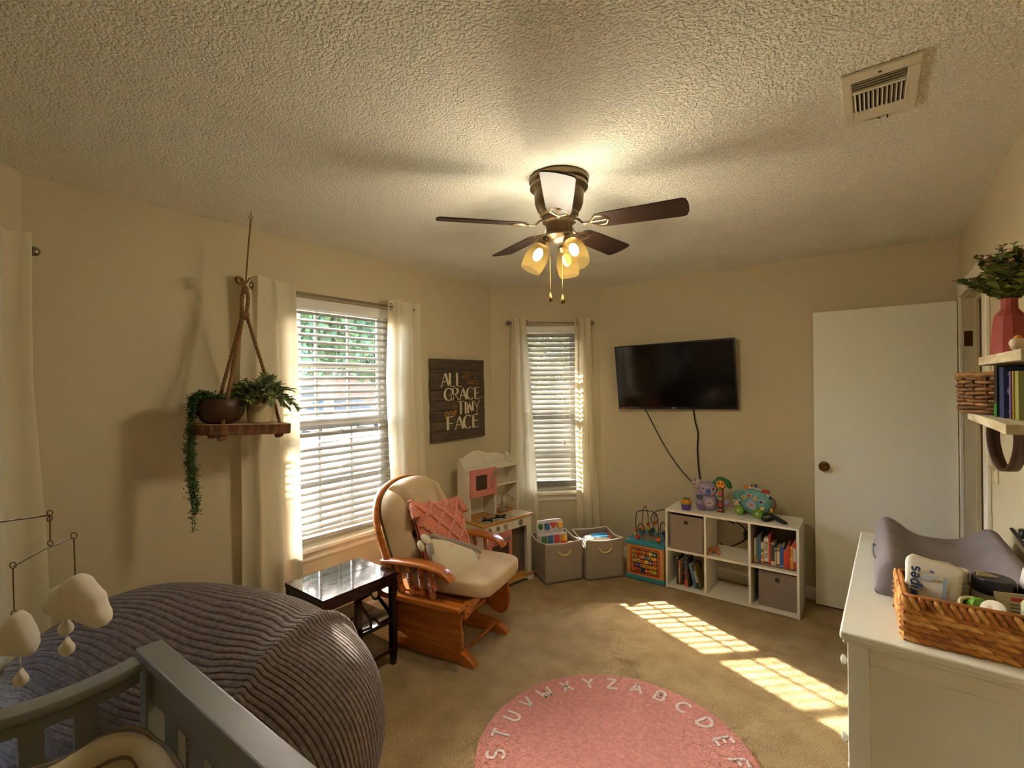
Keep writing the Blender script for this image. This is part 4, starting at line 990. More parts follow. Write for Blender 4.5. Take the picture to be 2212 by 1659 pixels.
# ================================================================ two open storage bins
BINF = mat('light_grey_canvas', srgb(152, 138, 118), .9, bump=.2, bscale=320, bdist=.002, var=.05, vscale=20)
BINP = flat(222, 212, 186, .8); HROPE = mat('cotton_rope', srgb(206, 178, 120), .85, bump=.3, bscale=200)
def storage_bin(fl, fr2, label):
    fl = Vector(fl); fr2 = Vector(fr2); d = fr2 - fl; W = d.length; an = math.atan2(d.y, d.x)
    t = thing('storage_bin', label, 'storage bin', (fl.x, fl.y, .001), an, 'canvas storage bins')
    D = .31; Hh = .315
    def sag(u): return -.022 * math.sin(PI * u) ** 1.2
    def side(p0, p1, bow, s=1.0):
        def fn(u, v):
            p = Vector(p0).lerp(Vector(p1), u); n = Vector((p1[1] - p0[1], -(p1[0] - p0[0]), 0)).normalized()
            q = p + n * (bow * math.sin(PI * u) * math.sin(PI * min(1, v * 1.1)) )
            return (q.x, q.y, .001 + (Hh + sag(u) * s) * v)
        return fn
    edges = [((0, 0), (W, 0), .006, .6), ((W, 0), (W, D), .006, .9), ((W, D), (0, D), .004, .3), ((0, D), (0, 0), .004, .9)]
    rim = []
    for k, (p0, p1, bow, s) in enumerate(edges):
        f = side((*p0, 0), (*p1, 0), bow, s); MB().grid(f, 20, 14).build(('front', 'side', 'back', 'side')[k], BINF, t, solid=.004, ang=60)
        rim += [Vector(f(i / 20, 1.0)) for i in range(20)]
    MB().tube(rim, .0045, 6, closed=True).build('rim_piping', BINP, t)
    for (x, y) in ((0, 0), (W, 0), (W, D), (0, D)): MB().cyl((x, y, .001), (x, y, Hh), .0028, n=6).build('corner_seam', BINF, t)
    MB().box(.004, W - .004, .004, D - .004, .002, .006).build('bottom', BINF, t, smooth=False)
    hx = W * .5; z = .235
    MB().tube(spline([(hx - .052, .004, z + .010), (hx - .050, -.012, z + .006), (hx - .025, -.020, z - .014), (hx + .020, -.020, z - .014), (hx + .050, -.012, z + .006), (hx + .052, .004, z + .010)], 6), .0075, 8).build('rope_handle', HROPE, t)
    return t
b1 = storage_bin((-2.030, 3.080), (-1.858, 3.348), 'grey canvas bin full of colourful toys beside the play kitchen')
b2 = storage_bin((-1.810, 3.334), (-1.612, 3.577), 'grey canvas bin holding a wipes packet beside the activity cube')
# pop-up toy standing in the first bin
def binpt(b, x, y, z): a = b.rotation_euler.z; c, s = math.cos(a), math.sin(a); return (b.location.x + x * c - y * s, b.location.y + x * s + y * c, z)
WPL = flat(206, 200, 200, .4)
pt = thing('popup_toy', 'white pop-up toy with four coloured shapes in the canvas bin', 'toy', binpt(b1, .130, .165, .19), b1.rotation_euler.z)
MB().prism(rrect(-.118, .118, .01, .255, .03), -.012, .018, 'xz', Matrix.Rotation(R(-12), 4, 'X')).build('back_board', WPL, pt, smooth=False, bevel=.005)
MB().prism(rrect(-.122, .122, .0, .155, .02), -.055, -.020, 'xz', Matrix.Rotation(R(-8), 4, 'X')).build('front_board', WPL, pt, smooth=False, bevel=.005)
RT = Matrix.Rotation(R(-12), 4, 'X'); RT2 = Matrix.Rotation(R(-8), 4, 'X')
xs_ = (-.085, -.030, .027, .083); cols = ((52, 122, 36), (40, 100, 150), (196, 50, 40), (222, 160, 34))
MB().ball((xs_[0], -.014, .205), (.022, .014, .024), 18, 12, None).build('green_dome', flat(*cols[0], .35), pt, rot=(R(-12), 0, 0))
MB().prism(rrect(xs_[1] - .020, xs_[1] + .020, .180, .228, .006, 3), -.030, -.012, 'xz', RT).build('blue_block', flat(*cols[1], .35), pt, smooth=False, bevel=.003)
MB().prism([(xs_[2], .180), (xs_[2] + .026, .218), (xs_[2] + .020, .230), (xs_[2] - .020, .230), (xs_[2] - .026, .218)], -.030, -.012, 'xz', RT).build('red_triangle', flat(*cols[2], .35), pt, smooth=False, bevel=.003)
MB().prism(rrect(xs_[3] - .021, xs_[3] + .021, .182, .228, .006, 3), -.036, -.012, 'xz', RT).build('yellow_block', flat(*cols[3], .35), pt, smooth=False, bevel=.003)
for i in range(4): MB().prism(rrect(xs_[i] - .024, xs_[i] + .024, .075, .138, .005, 3), -.062, -.055, 'xz', RT2).build('lid_flap', flat(*((70, 116, 50), (40, 96, 140), (190, 44, 38), (214, 150, 50))[i], .35), pt, smooth=False, bevel=.002)
rt = thing('rattle_toy', 'red and yellow rattle lying in the toy bin', 'toy', binpt(b1, .215, .105, .262), b1.rotation_euler.z)
MB().ball((0, 0, 0), (.034, .03, .028), 16, 12).build('head', flat(196, 56, 60, .35), rt)
MB().lathe([(.012, 0), (.024, .004), (.024, .03), (.014, .04), (0, .04)], 18, Matrix.Translation((.005, .01, .022))).build('cap', flat(222, 160, 40, .35), rt)
MB().tube(spline([(.02, -.01, .005), (.055, -.025, .012), (.085, -.03, -.015)], 5), .013, 10).build('handle', flat(222, 196, 190, .4), rt)
rb = thing('red_block', 'small red toy at the front of the toy bin', 'toy', binpt(b1, .125, .050, .262), b1.rotation_euler.z + .3)
superbox(MB(), (0, 0, 0), (.075, .05, .03), .5, 20, 12).build('body', flat(206, 80, 70, .4), rb); MB().cyl((0, 0, .014), (0, 0, .020), .012, n=12).build('stud', flat(220, 120, 100, .4), rb)
wp = thing('wipes_packet', 'white and blue wipes packet lying in the canvas bin', 'packet', binpt(b2, .155, .150, .268), b2.rotation_euler.z - .05)
def wfn(p, x, y, z): return Vector((p.x, p.y, p.z * (1 - .35 * x * x) + .004 * math.sin(9 * x + 4 * y)))
superbox(MB(), (0, 0, 0), (.235, .13, .075), .55, 34, 20, wfn).build('packet', flat(206, 206, 212, .35), wp)
MB().prism(rrect(-.045, .085, -.045, .045, .012), .030, .040, 'xy').build('blue_flap', flat(40, 130, 190, .35), wp, smooth=False, bevel=.002)
MB().prism(rrect(.09, .110, -.05, .05, .006), .018, .030, 'xy').build('orange_end', flat(206, 96, 60, .4), wp, smooth=False)
for i in range(5): MB().cbox((-.095 + i * .014, -.0665 + .004 * abs(i - 2), -.005 + .006 * (i % 2)), (.007, .002, .006)).build('print', flat(60, 70, 110), wp, smooth=False)

# ================================================================ play kitchen
KW = mat('kitchen_white', srgb(222, 214, 192), .45); KP = mat('kitchen_pink', srgb(206, 126, 112), .5); KN_ = wood('kitchen_pine', srgb(196, 144, 68), srgb(172, 118, 46), .5, (1, 8, 8))
KG = mat('kitchen_grey', srgb(96, 82, 66), .6); KD = flat(58, 42, 30, .35); CHR = mat('satin_chrome', srgb(196, 190, 178), .38, metal=1.0)
pk = thing('play_kitchen', 'white toy kitchen with pink oven and microwave doors', 'toy kitchen', (-2.182, 3.140, 0), R(80.7))
MB().box(-.530, 0, 0, .32, .510, .525).build('counter', KN_, pk, smooth=False, bevel=.002)
MB().box(-.535, .005, -.004, .315, .040, .057).build('base_board', KN_, pk, smooth=False, bevel=.002)
ft = [(-.530, 0), (-.475, 0), (-.455, .022), (-.42, .030), (-.11, .030), (-.075, .022), (-.055, 0), (0, 0), (0, .0395), (-.530, .0395)]
for y in (.002, .290): MB().prism(ft, y, y + .016, 'xz').build('foot_board', KW, pk, smooth=False)
for x in (-.518, -.018): MB().prism([(.019, 0), (.07, 0), (.09, .028), (.22, .028), (.24, 0), (.289, 0), (.289, .0395), (.019, .0395)], x - .007, x + .007, 'yz').build('foot_board', KW, pk, smooth=False)
for x0 in (-.515, -.030): MB().box(x0, x0 + .013, .025, .300, .0575, .5095).build('side_panel', KW, pk, smooth=False)
MB().box(-.502, -.030, .292, .300, .0575, .5095).build('back_panel', KW, pk, smooth=False)
MB().box(-.232, -.220, .025, .291, .0575, .438).build('divider', KW, pk, smooth=False)
MB().box(-.515, -.017, .010, .0245, .439, .5095).build('control_panel', KW, pk, smooth=False, bevel=.001)
MB().box(-.060, -.017, .010, .0245, .0575, .4388).build('front_post', KW, pk, smooth=False, bevel=.001)
MB().box(-.515, -.470, .010, .0245, .0575, .4388).build('front_post', KW, pk, smooth=False, bevel=.001)
MB().box(-.2195, -.031, .075, .081, .0575, .438).build('grey_curtain', KG, pk, smooth=False)
od = MB()
ring(od, -.436, -.266, .100, .355, -.4695, -.2325, .062, .438, 0, 0) if False else None
od = MB().box(-.469, -.233, .004, .018, .062, .100).box(-.469, -.233, .004, .018, .352, .437).box(-.469, -.436, .004, .018, .100, .352).box(-.266, -.233, .004, .018, .100, .352).build('oven_door', KP, pk, smooth=False, bevel=.001)
MB().box(-.436, -.266, .010, .013, .100, .352).build('window', KD, od, smooth=False)
MB().cyl((-.445, -.020, .398), (-.258, -.020, .398), .007, n=12).cyl((-.425, -.020, .398), (-.425, .005, .398), .004, n=8).cyl((-.278, -.020, .398), (-.278, .005, .398), .004, n=8).build('handle', CHR, od)
for x in (-.455, -.378, -.300, -.140):
    r = .016 if x < -.2 else .022
    kn = MB().cyl((x, .010, .478), (x, -.006, .478), r, r * .95, n=24).build('knob', CHR, pk)
    MB().cbox((x, -.010, .478), (.005, .010, r * 1.9)).build('grip', CHR, kn, smooth=False)
# hutch
def sidecurve(): return [(.170, .5255), (.310, .5255), (.310, .985), (.295, .990), (.275, .975), (.25, .94), (.22, .915), (.19, .905), (.170, .900)]
for x0 in (-.515, -.2615, -.018): MB().prism(sidecurve(), x0, x0 + .012, 'yz').build('hutch_side', KW, pk, smooth=False)
arch = [(-.515, .5255), (-.006, .5255), (-.006, .945)] + [(-.006 - .115 * (1 - math.cos(PI * i / 12)) * .9, .945 + .052 * math.sin(PI * i / 12 * .62)) for i in range(1, 11)] + \
       [(-.235 - .225 * i / 12, .985 + .045 * math.sin(PI * (.12 + .88 * i / 12))) for i in range(1, 13)] + [(-.50, .965), (-.515, .955)]
MB().prism(arch, .3105, .320, 'xz').build('hutch_back', KW, pk, smooth=False)
MB().box(-.502, -.262, .165, .309, .893, .905).build('shelf_board', KW, pk, smooth=False)
MB().box(-.249, -.019, .165, .309, .893, .905).build('shelf_board', KW, pk, smooth=False)
MB().box(-.249, -.019, .165, .309, .752, .764).build('shelf_board', KW, pk, smooth=False)
MB().box(-.502, -.262, .172, .309, .705, .717).build('shelf_board', KW, pk, smooth=False)
md = MB().box(-.512, -.252, .153, .168, .700, .748).box(-.512, -.252, .153, .168, .862, .908).box(-.512, -.462, .153, .168, .748, .862).box(-.350, -.252, .153, .168, .748, .862).build('microwave_door', KP, pk, smooth=False, bevel=.001)
MB().box(-.462, -.350, .159, .162, .748, .862).build('window', KD, md, smooth=False)
MB().cyl((-.312, .130, .755), (-.312, .130, .850), .005, n=10).cyl((-.312, .130, .770), (-.312, .154, .770), .003, n=8).cyl((-.312, .130, .838), (-.312, .154, .838), .003, n=8).build('handle', CHR, md)
MB().cyl((-.275, .153, .868), (-.275, .142, .868), .020, .018, n=22).build('dial', CHR, md)
for z in (.815, .775): MB().cyl((-.275, .153, z), (-.275, .149, z), .008, n=14).build('button', KP, md)
for z in (.73, .87): MB().box(-.5165, -.5125, .155, .167, z, z + .03).build('hinge', KP, md, smooth=False)
# cooktop, sink, tap
MB().box(-.480, -.205, .025, .150, .5253, .5285).build('cooktop', flat(150, 142, 126, .35), pk, smooth=False, bevel=.001)
for cx in (-.405, -.278):
    st_ = [(cx + math.cos(R(45 * i)) * (.058 if i % 4 == 0 else .046 if i % 2 == 0 else .020), .088 + math.sin(R(45 * i)) * (.058 if i % 4 == 0 else .046 if i % 2 == 0 else .020)) for i in range(8)]
    bn = MB().prism([(cx + math.cos(R(22.5 * i)) * (.060 if i % 4 == 0 else .028 if i % 2 == 0 else .018), .088 + math.sin(R(22.5 * i)) * (.060 if i % 4 == 0 else .028 if i % 2 == 0 else .018)) for i in range(16)], .5285, .540, 'xy').build('burner_grate', flat(14, 12, 12, .4), pk, smooth=False)
    MB().cyl((cx, .088, .540), (cx, .088, .545), .007, n=12).build('burner_cap', CHR, bn)
sk = MB().prism(rrect(-.190, -.022, .022, .158, .012, 3), .5253, .529, 'xy').build('sink', flat(196, 180, 142, .45), pk, smooth=False, bevel=.001)
MB().prism(rrect(-.180, -.032, .032, .148, .010, 3), .5291, .5296, 'xy').build('basin', flat(166, 148, 106, .5), sk, smooth=False)
tp_ = MB().box(-.200, -.110, .178, .205, .5253, .545).build('tap', CHR, pk, smooth=False, bevel=.004)
MB().tube(spline([(-.165, .190, .545), (-.165, .190, .64), (-.158, .180, .672), (-.140, .160, .684), (-.120, .140, .668), (-.112, .132, .640)], 8), .0065, 10).cyl((-.112, .132, .645), (-.110, .130, .620), .009, .007, n=10).build('spout', CHR, tp_)
MB().cyl((-.178, .190, .575), (-.205, .186, .575), .004, n=8).cyl((-.125, .188, .545), (-.128, .188, .575), .005, .003, n=8).build('lever', CHR, tp_)
for (x, z) in ((-.098, .555), (-.045, .555), (-.098, .645), (-.045, .645)): MB().cyl((x, .3104, z), (x, .3085, z), .004, n=10).build('hook_hole', flat(60, 46, 30), pk)
MB().box(-.640, -.532, .090, .300, .445, .459).build('side_flap', KN_, pk, smooth=False, bevel=.002)
MB().prism([(-.531, .33), (-.531, .4445), (-.62, .4445), (-.60, .42), (-.55, .36)], .20, .212, 'xz').build('flap_bracket', KW, pk, smooth=False)

# ================================================================ end table
ESP = mat('espresso_wood', srgb(40, 25, 18), .07, spec=.35, var=.3, vscale=4, stretch=(10, 1, 10), col2=srgb(26, 15, 11))
et = thing('end_table', 'dark espresso end table with two lower shelves beside the glider', 'table', (-2.318, 1.506, 0))
ex, ey, eh = .183, .228, .515
MB().box(-ex, ex, -ey, ey, eh - .022, eh).build('top', ESP, et, smooth=False, bevel=.002)
MB().box(-ex + .004, ex - .004, -ey + .006, -ey + .02, eh - .062, eh - .0225).box(-ex + .004, ex - .004, ey - .02, ey - .006, eh - .062, eh - .0225).box(-ex + .004, -ex + .018, -ey + .02, ey - .02, eh - .062, eh - .0225).box(ex - .018, ex - .004, -ey + .02, ey - .02, eh - .062, eh - .0225).build('apron', ESP, et, smooth=False)
for sx in (-1, 1):
    for sy in (-1, 1):
        L = MB(); x, y = sx * (ex - .019), sy * (ey - .021)
        L.box(x - .017, x + .017, y - .017, y + .017, .085, eh - .023)
        L.add([(x - .017, y - .017, .085), (x + .017, y - .017, .085), (x + .017, y + .017, .085), (x - .017, y + .017, .085), (x - .011, y - .011, 0), (x + .011, y - .011, 0), (x + .011, y + .011, 0), (x - .011, y + .011, 0)], [(4, 5, 6, 7), (0, 1, 5, 4), (1, 2, 6, 5), (2, 3, 7, 6), (3, 0, 4, 7)])
        L.build('leg', ESP, et, smooth=False)
for z in (.262, .100): MB().box(-ex + .006, ex - .006, -ey + .006, ey - .006, z - .022, z).build('shelf_board', ESP, et, smooth=False, bevel=.001)
for sy in (-1, 1):
    y = sy * (ey - .022); c = Vector((0, y, .362)); mb = MB()
    mb.torus(c, .040, .008, (0, 1, 0), 28, 6)
    for (x, z) in ((-.15, .27), (.15, .27), (-.15, .45), (.15, .45)):
        d = (Vector((x, y, z)) - c).normalized(); mb.bar(c + d * .042, (x, y, z), .012, .016)
    mb.build('ring_lattice', ESP, et)

# ================================================================ glider chair
OAK = wood('honey_oak', srgb(190, 112, 40), srgb(158, 84, 24), .32, (1, 9, 9), coat=.25)
CUSH = mat('beige_microfibre', srgb(196, 170, 132), .9, var=.10, vscale=6, bump=.06, bscale=200, bdist=.003)
gl = thing('glider_chair', 'honey oak glider chair with beige cushions by the wide window', 'chair', (-2.085, 2.090, 0), R(11.1))
for s in (-1, 1):
    y = s * .195
    MB().prism([(-.30, 0), (-.24, 0), (-.20, .012), (.20, .012), (.24, 0), (.30, 0), (.297, .028), (.25, .058), (.18, .078), (.05, .085), (-.05, .085), (-.18, .078), (-.25, .058), (-.297, .028)], y - .024, y + .024, 'xz').build('base_runner', OAK, gl, smooth=False, bevel=.004)
    MB().prism([(-.10, .08), (.10, .08), (.085, .16), (.10, .27), (.06, .30), (-.06, .30), (-.10, .27), (-.085, .16)], y - .012, y + .012, 'xz').build('base_post', OAK, gl, smooth=False, bevel=.003)
    MB().bar((.085, s * .235, .325), (.10, s * .235, .135), .014, .030, (1, 0, 0)).bar((-.085, s * .235, .325), (-.10, s * .235, .135), .014, .030, (1, 0, 0)).build('glide_arm', OAK, gl, smooth=False)
    for (x, z) in ((.088, .30), (.10, .15), (-.088, .30), (-.10, .15)): MB().cyl((x, s * .222, z), (x, s * .248, z), .010, n=12).build('bearing', flat(20, 14, 10, .4), gl)
    sp_ = [(-.235, .355), (.262, .355), (.268, .31), (.262, .27), (.272, .22), (.272, .16), (.255, .105), (.215, .078), (.165, .082), (.12, .112), (.06, .122), (-.02, .112), (-.08, .118), (-.13, .145), (-.18, .150), (-.205, .18), (-.20, .26), (-.215, .31)]
    MB().prism(sp_, s * .282 - .009, s * .282 + .009, 'xz').build('side_panel', OAK, gl, smooth=False, bevel=.004)
    MB().prism([(-.255, .355), (.285, .355), (.290, .365), (.288, .385), (-.255, .385)], s * .30 - .052, s * .30 + .020, 'xz').build('seat_rail', OAK, gl, smooth=False, bevel=.004)
    # arm rest
    path = spline([(-.265, s * .292, .535), (-.19, s * .293, .548), (-.08, s * .297, .560), (.04, s * .303, .566), (.13, s * .307, .556), (.19, s * .308, .532), (.222, s * .308, .500)], 6)
    def asec(t): w_ = .024 + .014 * math.sin(PI * min(1, t * 1.02)) + .006 * t; h_ = .0135; return rrect(-w_, w_, -h_, h_, .010, 3)
    MB().sweep(path, asec, (0, 0, 1)).build('arm_rest', OAK, gl, ang=50)
    for i in range(4):
        b = Vector((-.105 + .068 * i, s * .308, .386)); t_ = Vector((-.165 + .082 * i, s * .298, (.538, .545, .552, .552)[i])); d = t_ - b; L = d.length
        pr = [(0, 0), (.011, 0), (.017, .010), (.018, .022), (.013, .036), (.0125, .046)]
        for j in range(8): zz = .048 + j * (L * .72 - .05) / 8; pr += [(.0115, zz), (.0155, zz + .005), (.0115, zz + .010)]
        pr += [(.0125, L * .76), (.0145, L * .84), (.0115, L * .93), (.011, L), (0, L)]
        q = d.normalized().to_track_quat('Z', 'Y').to_matrix().to_4x4(); q.translation = b
        MB().lathe(pr, 14, q, caps=False).build('spindle', OAK, gl)
MB().prism([(-.285, .300), (-.285, .384), (.285, .384), (.285, .300), (.25, .302), (.20, .318), (.12, .345), (.05, .330), (0, .338), (-.05, .330), (-.12, .345), (-.20, .318), (-.25, .302)], .268, .290, 'yz').build('front_rail', OAK, gl, smooth=False, bevel=.003)
for (z, y) in ((.367, -.262), (.325, -.262), (.367, .262), (.325, .262)): MB().cyl((.2895, y, z), (.2925, y, z), .006, n=12).build('screw_cap', flat(84, 44, 16, .4), gl)
MB().box(-.24, .265, -.245, .245, .360, .376).build('seat_deck', OAK, gl, smooth=False)
for (x, z) in ((.215, .060), (.135, .185), (-.15, .12)): MB().cyl((x, -.19, z), (x, .19, z), .012, n=14).build('stretcher', OAK, gl)
# bent back hoop, slats
def bx(z): return -.165 - .37 * (z - .38)
hoop = spline([(bx(.36), -.275, .36), (bx(.46), -.292, .46), (bx(.60), -.305, .60), (bx(.74), -.302, .74), (bx(.85), -.262, .85), (bx(.925), -.17, .925), (bx(.955), 0, .955), (bx(.925), .17, .925), (bx(.85), .262, .85), (bx(.74), .302, .74), (bx(.60), .305, .60), (bx(.46), .292, .46), (bx(.36), .275, .36)], 6)
MB().sweep(hoop, rrect(-.026, .026, -.014, .014, .008, 3), (.35, 0, .12)) if False else None
hp = MB(); hp.tube(hoop, .0235, 10, flat=.62, up=(0, -1, 0)); hp.build('back_hoop', OAK, gl)
for y in (-.15, -.05, .05, .15):
    zt = .945 - .9 * y * y
    MB().bar((bx(.38), y, .38), (bx(zt), y, zt), .034, .012, (1, 0, .37)).build('back_slat', OAK, gl, smooth=False)
# seat cushion
def scf(p, x, y, z):
    q = p.copy()
    if z > 0: q.z += .012 * (1 - x * x) * (1 - y * y)
    q.z += .006 * math.sin(7 * y + 3 * x); q.x += .012 * (1 - y * y) * max(0, x); return q
superbox(MB(), (.100, 0, .440), (.56, .50, .100), .30, 48, 26, scf).build('seat_cushion', CUSH, gl, ang=180)
# back cushion: padded shield in the tilted plane of the hoop
def backcush():
    mb = MB(); nu, nv = 61, 61
    def outline(v):  # half width at height v (0 bottom .. 1 top)
        return .292 * (min(1, (v / .10)) ** .35 if v < .10 else 1) * ((max(0, 1 - ((v - .60) / .40) ** 2.6)) ** .5 if v > .60 else 1)
    def pt(u, v, side):
        a = 2 * u - 1; vv = .002 + .994 * v; hw = outline(vv); y = a * hw * (1.0 if side > 0 else .97)
        z = .415 + .540 * vv
        e = max(0, 1 - abs(a) ** 3.2) ** .6 * max(0, 1 - abs(2 * vv - 1) ** 5) ** .5
        th = .020 + .125 * e if side > 0 else -.008 - .018 * e
        if side > 0:
            c = .125 + .085 * abs(vv - .40) ** 1.0      # seams running up either side of the middle panel
            for sgn_ in (-1, 1):
                dd = (y - sgn_ * c * (1.0 if vv > .40 else .9)) / .020; th -= .075 * math.exp(-dd * dd) * min(1, e * 1.6)
            if abs(y) < .20: th -= .070 * math.exp(-((vv - .40) / .035) ** 2) * min(1, (.22 - abs(y)) / .06) * e
            th += .020 * math.exp(-((abs(y) - .235) / .05) ** 2) * e
            th += .006 * math.sin(13 * vv + 6 * y) * e
        # out along the hoop normal
        n = Vector((.938, 0, .347)); return Vector((bx(z) + .022, y, z)) + n * th
    mb.grid(lambda u, v: pt(u, v, 1), nu, nv); mb.grid(lambda u, v: pt(1 - u, v, -1), nu, nv)
    return mb.build('back_cushion', CUSH, gl, ang=180, weld=True)
backcush()
for s in (-1, 1):
    MB().tube(spline([(bx(.41) + .02, s * .27, .41), (bx(.41) - .0, s * .300, .40), (bx(.40) + .03, s * .312, .385), (bx(.40) + .02, s * .318, .345)], 5), .0035, 6).build('cushion_tie', CUSH, gl)
MB().box(.195, .226, .2825, .333, 0, .0006).build('paper_label', flat(206, 200, 196), gl, (.0, .0, .548), (0, R(34), 0), smooth=False) if False else None

def gpt(x, y, z): a = R(11.1); c, s = math.cos(a), math.sin(a); return (-2.085 + x * c - y * s, 2.090 + x * s + y * c, z)
# pink tufted pillow
PINK = mat('dusty_pink_cotton', srgb(196, 116, 90), .95, var=.12, vscale=10, bump=.2, bscale=160, bdist=.004)
PINKT = mat('pink_tufting', srgb(208, 132, 104), .95, var=.25, vscale=90, bump=.9, bscale=120, bdist=.008)
pp = thing('tufted_pillow', 'dusty pink pillow with tufted lattice and corner tassels on the glider', 'pillow', gpt(-.030, -.030, .655), R(11.1))
pp.rotation_euler = (R(-9), R(-27), R(11.1 - 4))
PW = .215
def pil(u, v, s, W=PW, T=.062):
    a, b = 2 * u - 1, 2 * v - 1
    k = 1 - .10 * (1 - a * a) * abs(b) ** 3; k2 = 1 - .10 * (1 - b * b) * abs(a) ** 3
    th = T * (max(0, 1 - abs(a) ** 2.4) * max(0, 1 - abs(b) ** 2.4)) ** .55
    return Vector((s * (th + .004), a * W * k2, b * W * k))
MB().grid(lambda u, v: pil(u, v, 1), 33, 33).grid(lambda u, v: pil(1 - u, v, -1), 33, 33).build('pillow', PINK, pp, ang=180, weld=False)
random.seed(9)
tm = MB()
def tuft(u0, v0, u1, v1):
    n = 22; P = []; rr = []
    for i in range(n + 1):
        t = i / n; q = pil(u0 + (u1 - u0) * t, v0 + (v1 - v0) * t, 1); P.append(q + Vector((.004, random.gauss(0, .0025), random.gauss(0, .0025)))); rr.append(.0125 + random.uniform(-.003, .003))
    tm.tube(P, rr, 7, flat=.75, up=(1, 0, 0))
for k in range(4):
    o = k * .30 + .05
    for (a, b, c, d) in ((o, .03, o + .94, .97), (o - .6, .03, o + .34, .97)):
        pts = []
        t0 = max(0, (.03 - a) / .94); t1 = min(1, (.97 - a) / .94)
        if t1 - t0 > .12: tuft(a + .94 * t0, b + .94 * t0, a + .94 * t1, b + .94 * t1); tuft(1 - (a + .94 * t0), b + .94 * t0, 1 - (a + .94 * t1), b + .94 * t1)
tm.build('tufting', PINKT, pp)
for (sy, sz) in ((-1, 1), (1, 1), (-1, -1), (1, -1)):
    c = Vector((.012, sy * (PW - .004), sz * (PW - .010))); tt = MB()
    for k in range(9):
        a = 2 * PI * k / 9; tt.tube(spline([c + Vector((0, 0, -.004)), c + Vector((.010 * math.cos(a) + .012, .009 * math.sin(a) + sy * .004, -.03)), c + Vector((.022 * math.cos(a) + .022, .022 * math.sin(a) + sy * .008, -.105))], 4), .0075, 5)
    tt.ball(c, .014, 10, 8); tt.torus(c + Vector((.006, 0, -.016)), .009, .004, (0, 0, 1), 10, 5); tt.build('tassel', PINKT, pp)

# white horse pillow with grey mane
WPLUSH = mat('cream_plush', srgb(206, 192, 160), .95, bump=.25, bscale=240, bdist=.004); GPLUSH = mat('grey_plush', srgb(146, 132, 118), .95, bump=.3, bscale=160, bdist=.004)
up_ = thing('horse_pillow', 'cream horse head pillow with grey mane lying against the pink pillow', 'pillow', gpt(.095, -.125, .560), R(11.1))
up_.rotation_euler = (R(6), R(-36), R(11.1 - 8))
hol = spline([(-.02, -.16, 0), (.10, -.155, 0), (.17, -.12, 0), (.185, -.06, 0), (.13, .0, 0), (.06, .06, 0), (-.005, .115, 0), (-.06, .145, 0), (-.11, .13, 0), (-.135, .06, 0), (-.14, -.04, 0), (-.125, -.12, 0), (-.02, -.16, 0)], 6)
hc = Vector((.0, -.03, 0))
def hf(u, v, s):
    i = u * (len(hol) - 1); k = int(min(i, len(hol) - 2)); p = hol[k].lerp(hol[k + 1], i - k); r = v; q = hc.lerp(p, r); th = .062 * max(0, 1 - r ** 2.6) ** .6
    return Vector((s * (th + .002), q.x, q.y))
MB().grid(lambda u, v: hf(u, v, 1), 73, 12).grid(lambda u, v: hf(1 - u, v, -1), 73, 12).build('head', WPLUSH, up_, ang=180)
mm = MB(); random.seed(4)
for k in range(10):
    t = k / 9; base = Vector((.0, -.075 + .23 * t, .135 - .175 * t)); nn = Vector((0, .60, .80))
    mm.tube(spline([base + Vector((-.02, 0, 0)), base + nn * .022 + Vector((.014, 0, 0)), base + nn * .012 + Vector((.034, .02, -.016)), base + Vector((.030, .046, -.042))], 5), [.013, .014, .0145, .015, .0155] + [.0155 - .0007 * j for j in range(11)], 8)
mm.build('mane', GPLUSH, up_)
MB().ball((.012, -.112, .150), (.020, .026, .040), 14, 10, Matrix.Rotation(R(12), 4, 'X')).build('ear', WPLUSH, up_)
MB().ball((-.016, -.140, .138), (.018, .022, .034), 14, 10, Matrix.Rotation(R(-12), 4, 'X')).build('ear', WPLUSH, up_)
fm = MB()
for k in range(4): fm.tube(spline([(.010, -.125 + k * .010, .118), (.034, -.150 + k * .008, .100), (.030, -.165 + k * .010, .060)], 5), [.012] * 8 + [.010, .008, .005], 8)
fm.build('forelock', GPLUSH, up_)
MB().ball((.050, -.012, .045), (.010, .020, .018), 14, 10).build('cheek_patch', flat(214, 166, 132, .9), up_)
MB().tube(spline([(.055, .02, -.01), (.060, .035, -.02), (.058, .052, -.018)], 4), .0025, 5).build('closed_eye', flat(110, 90, 76, .9), up_)

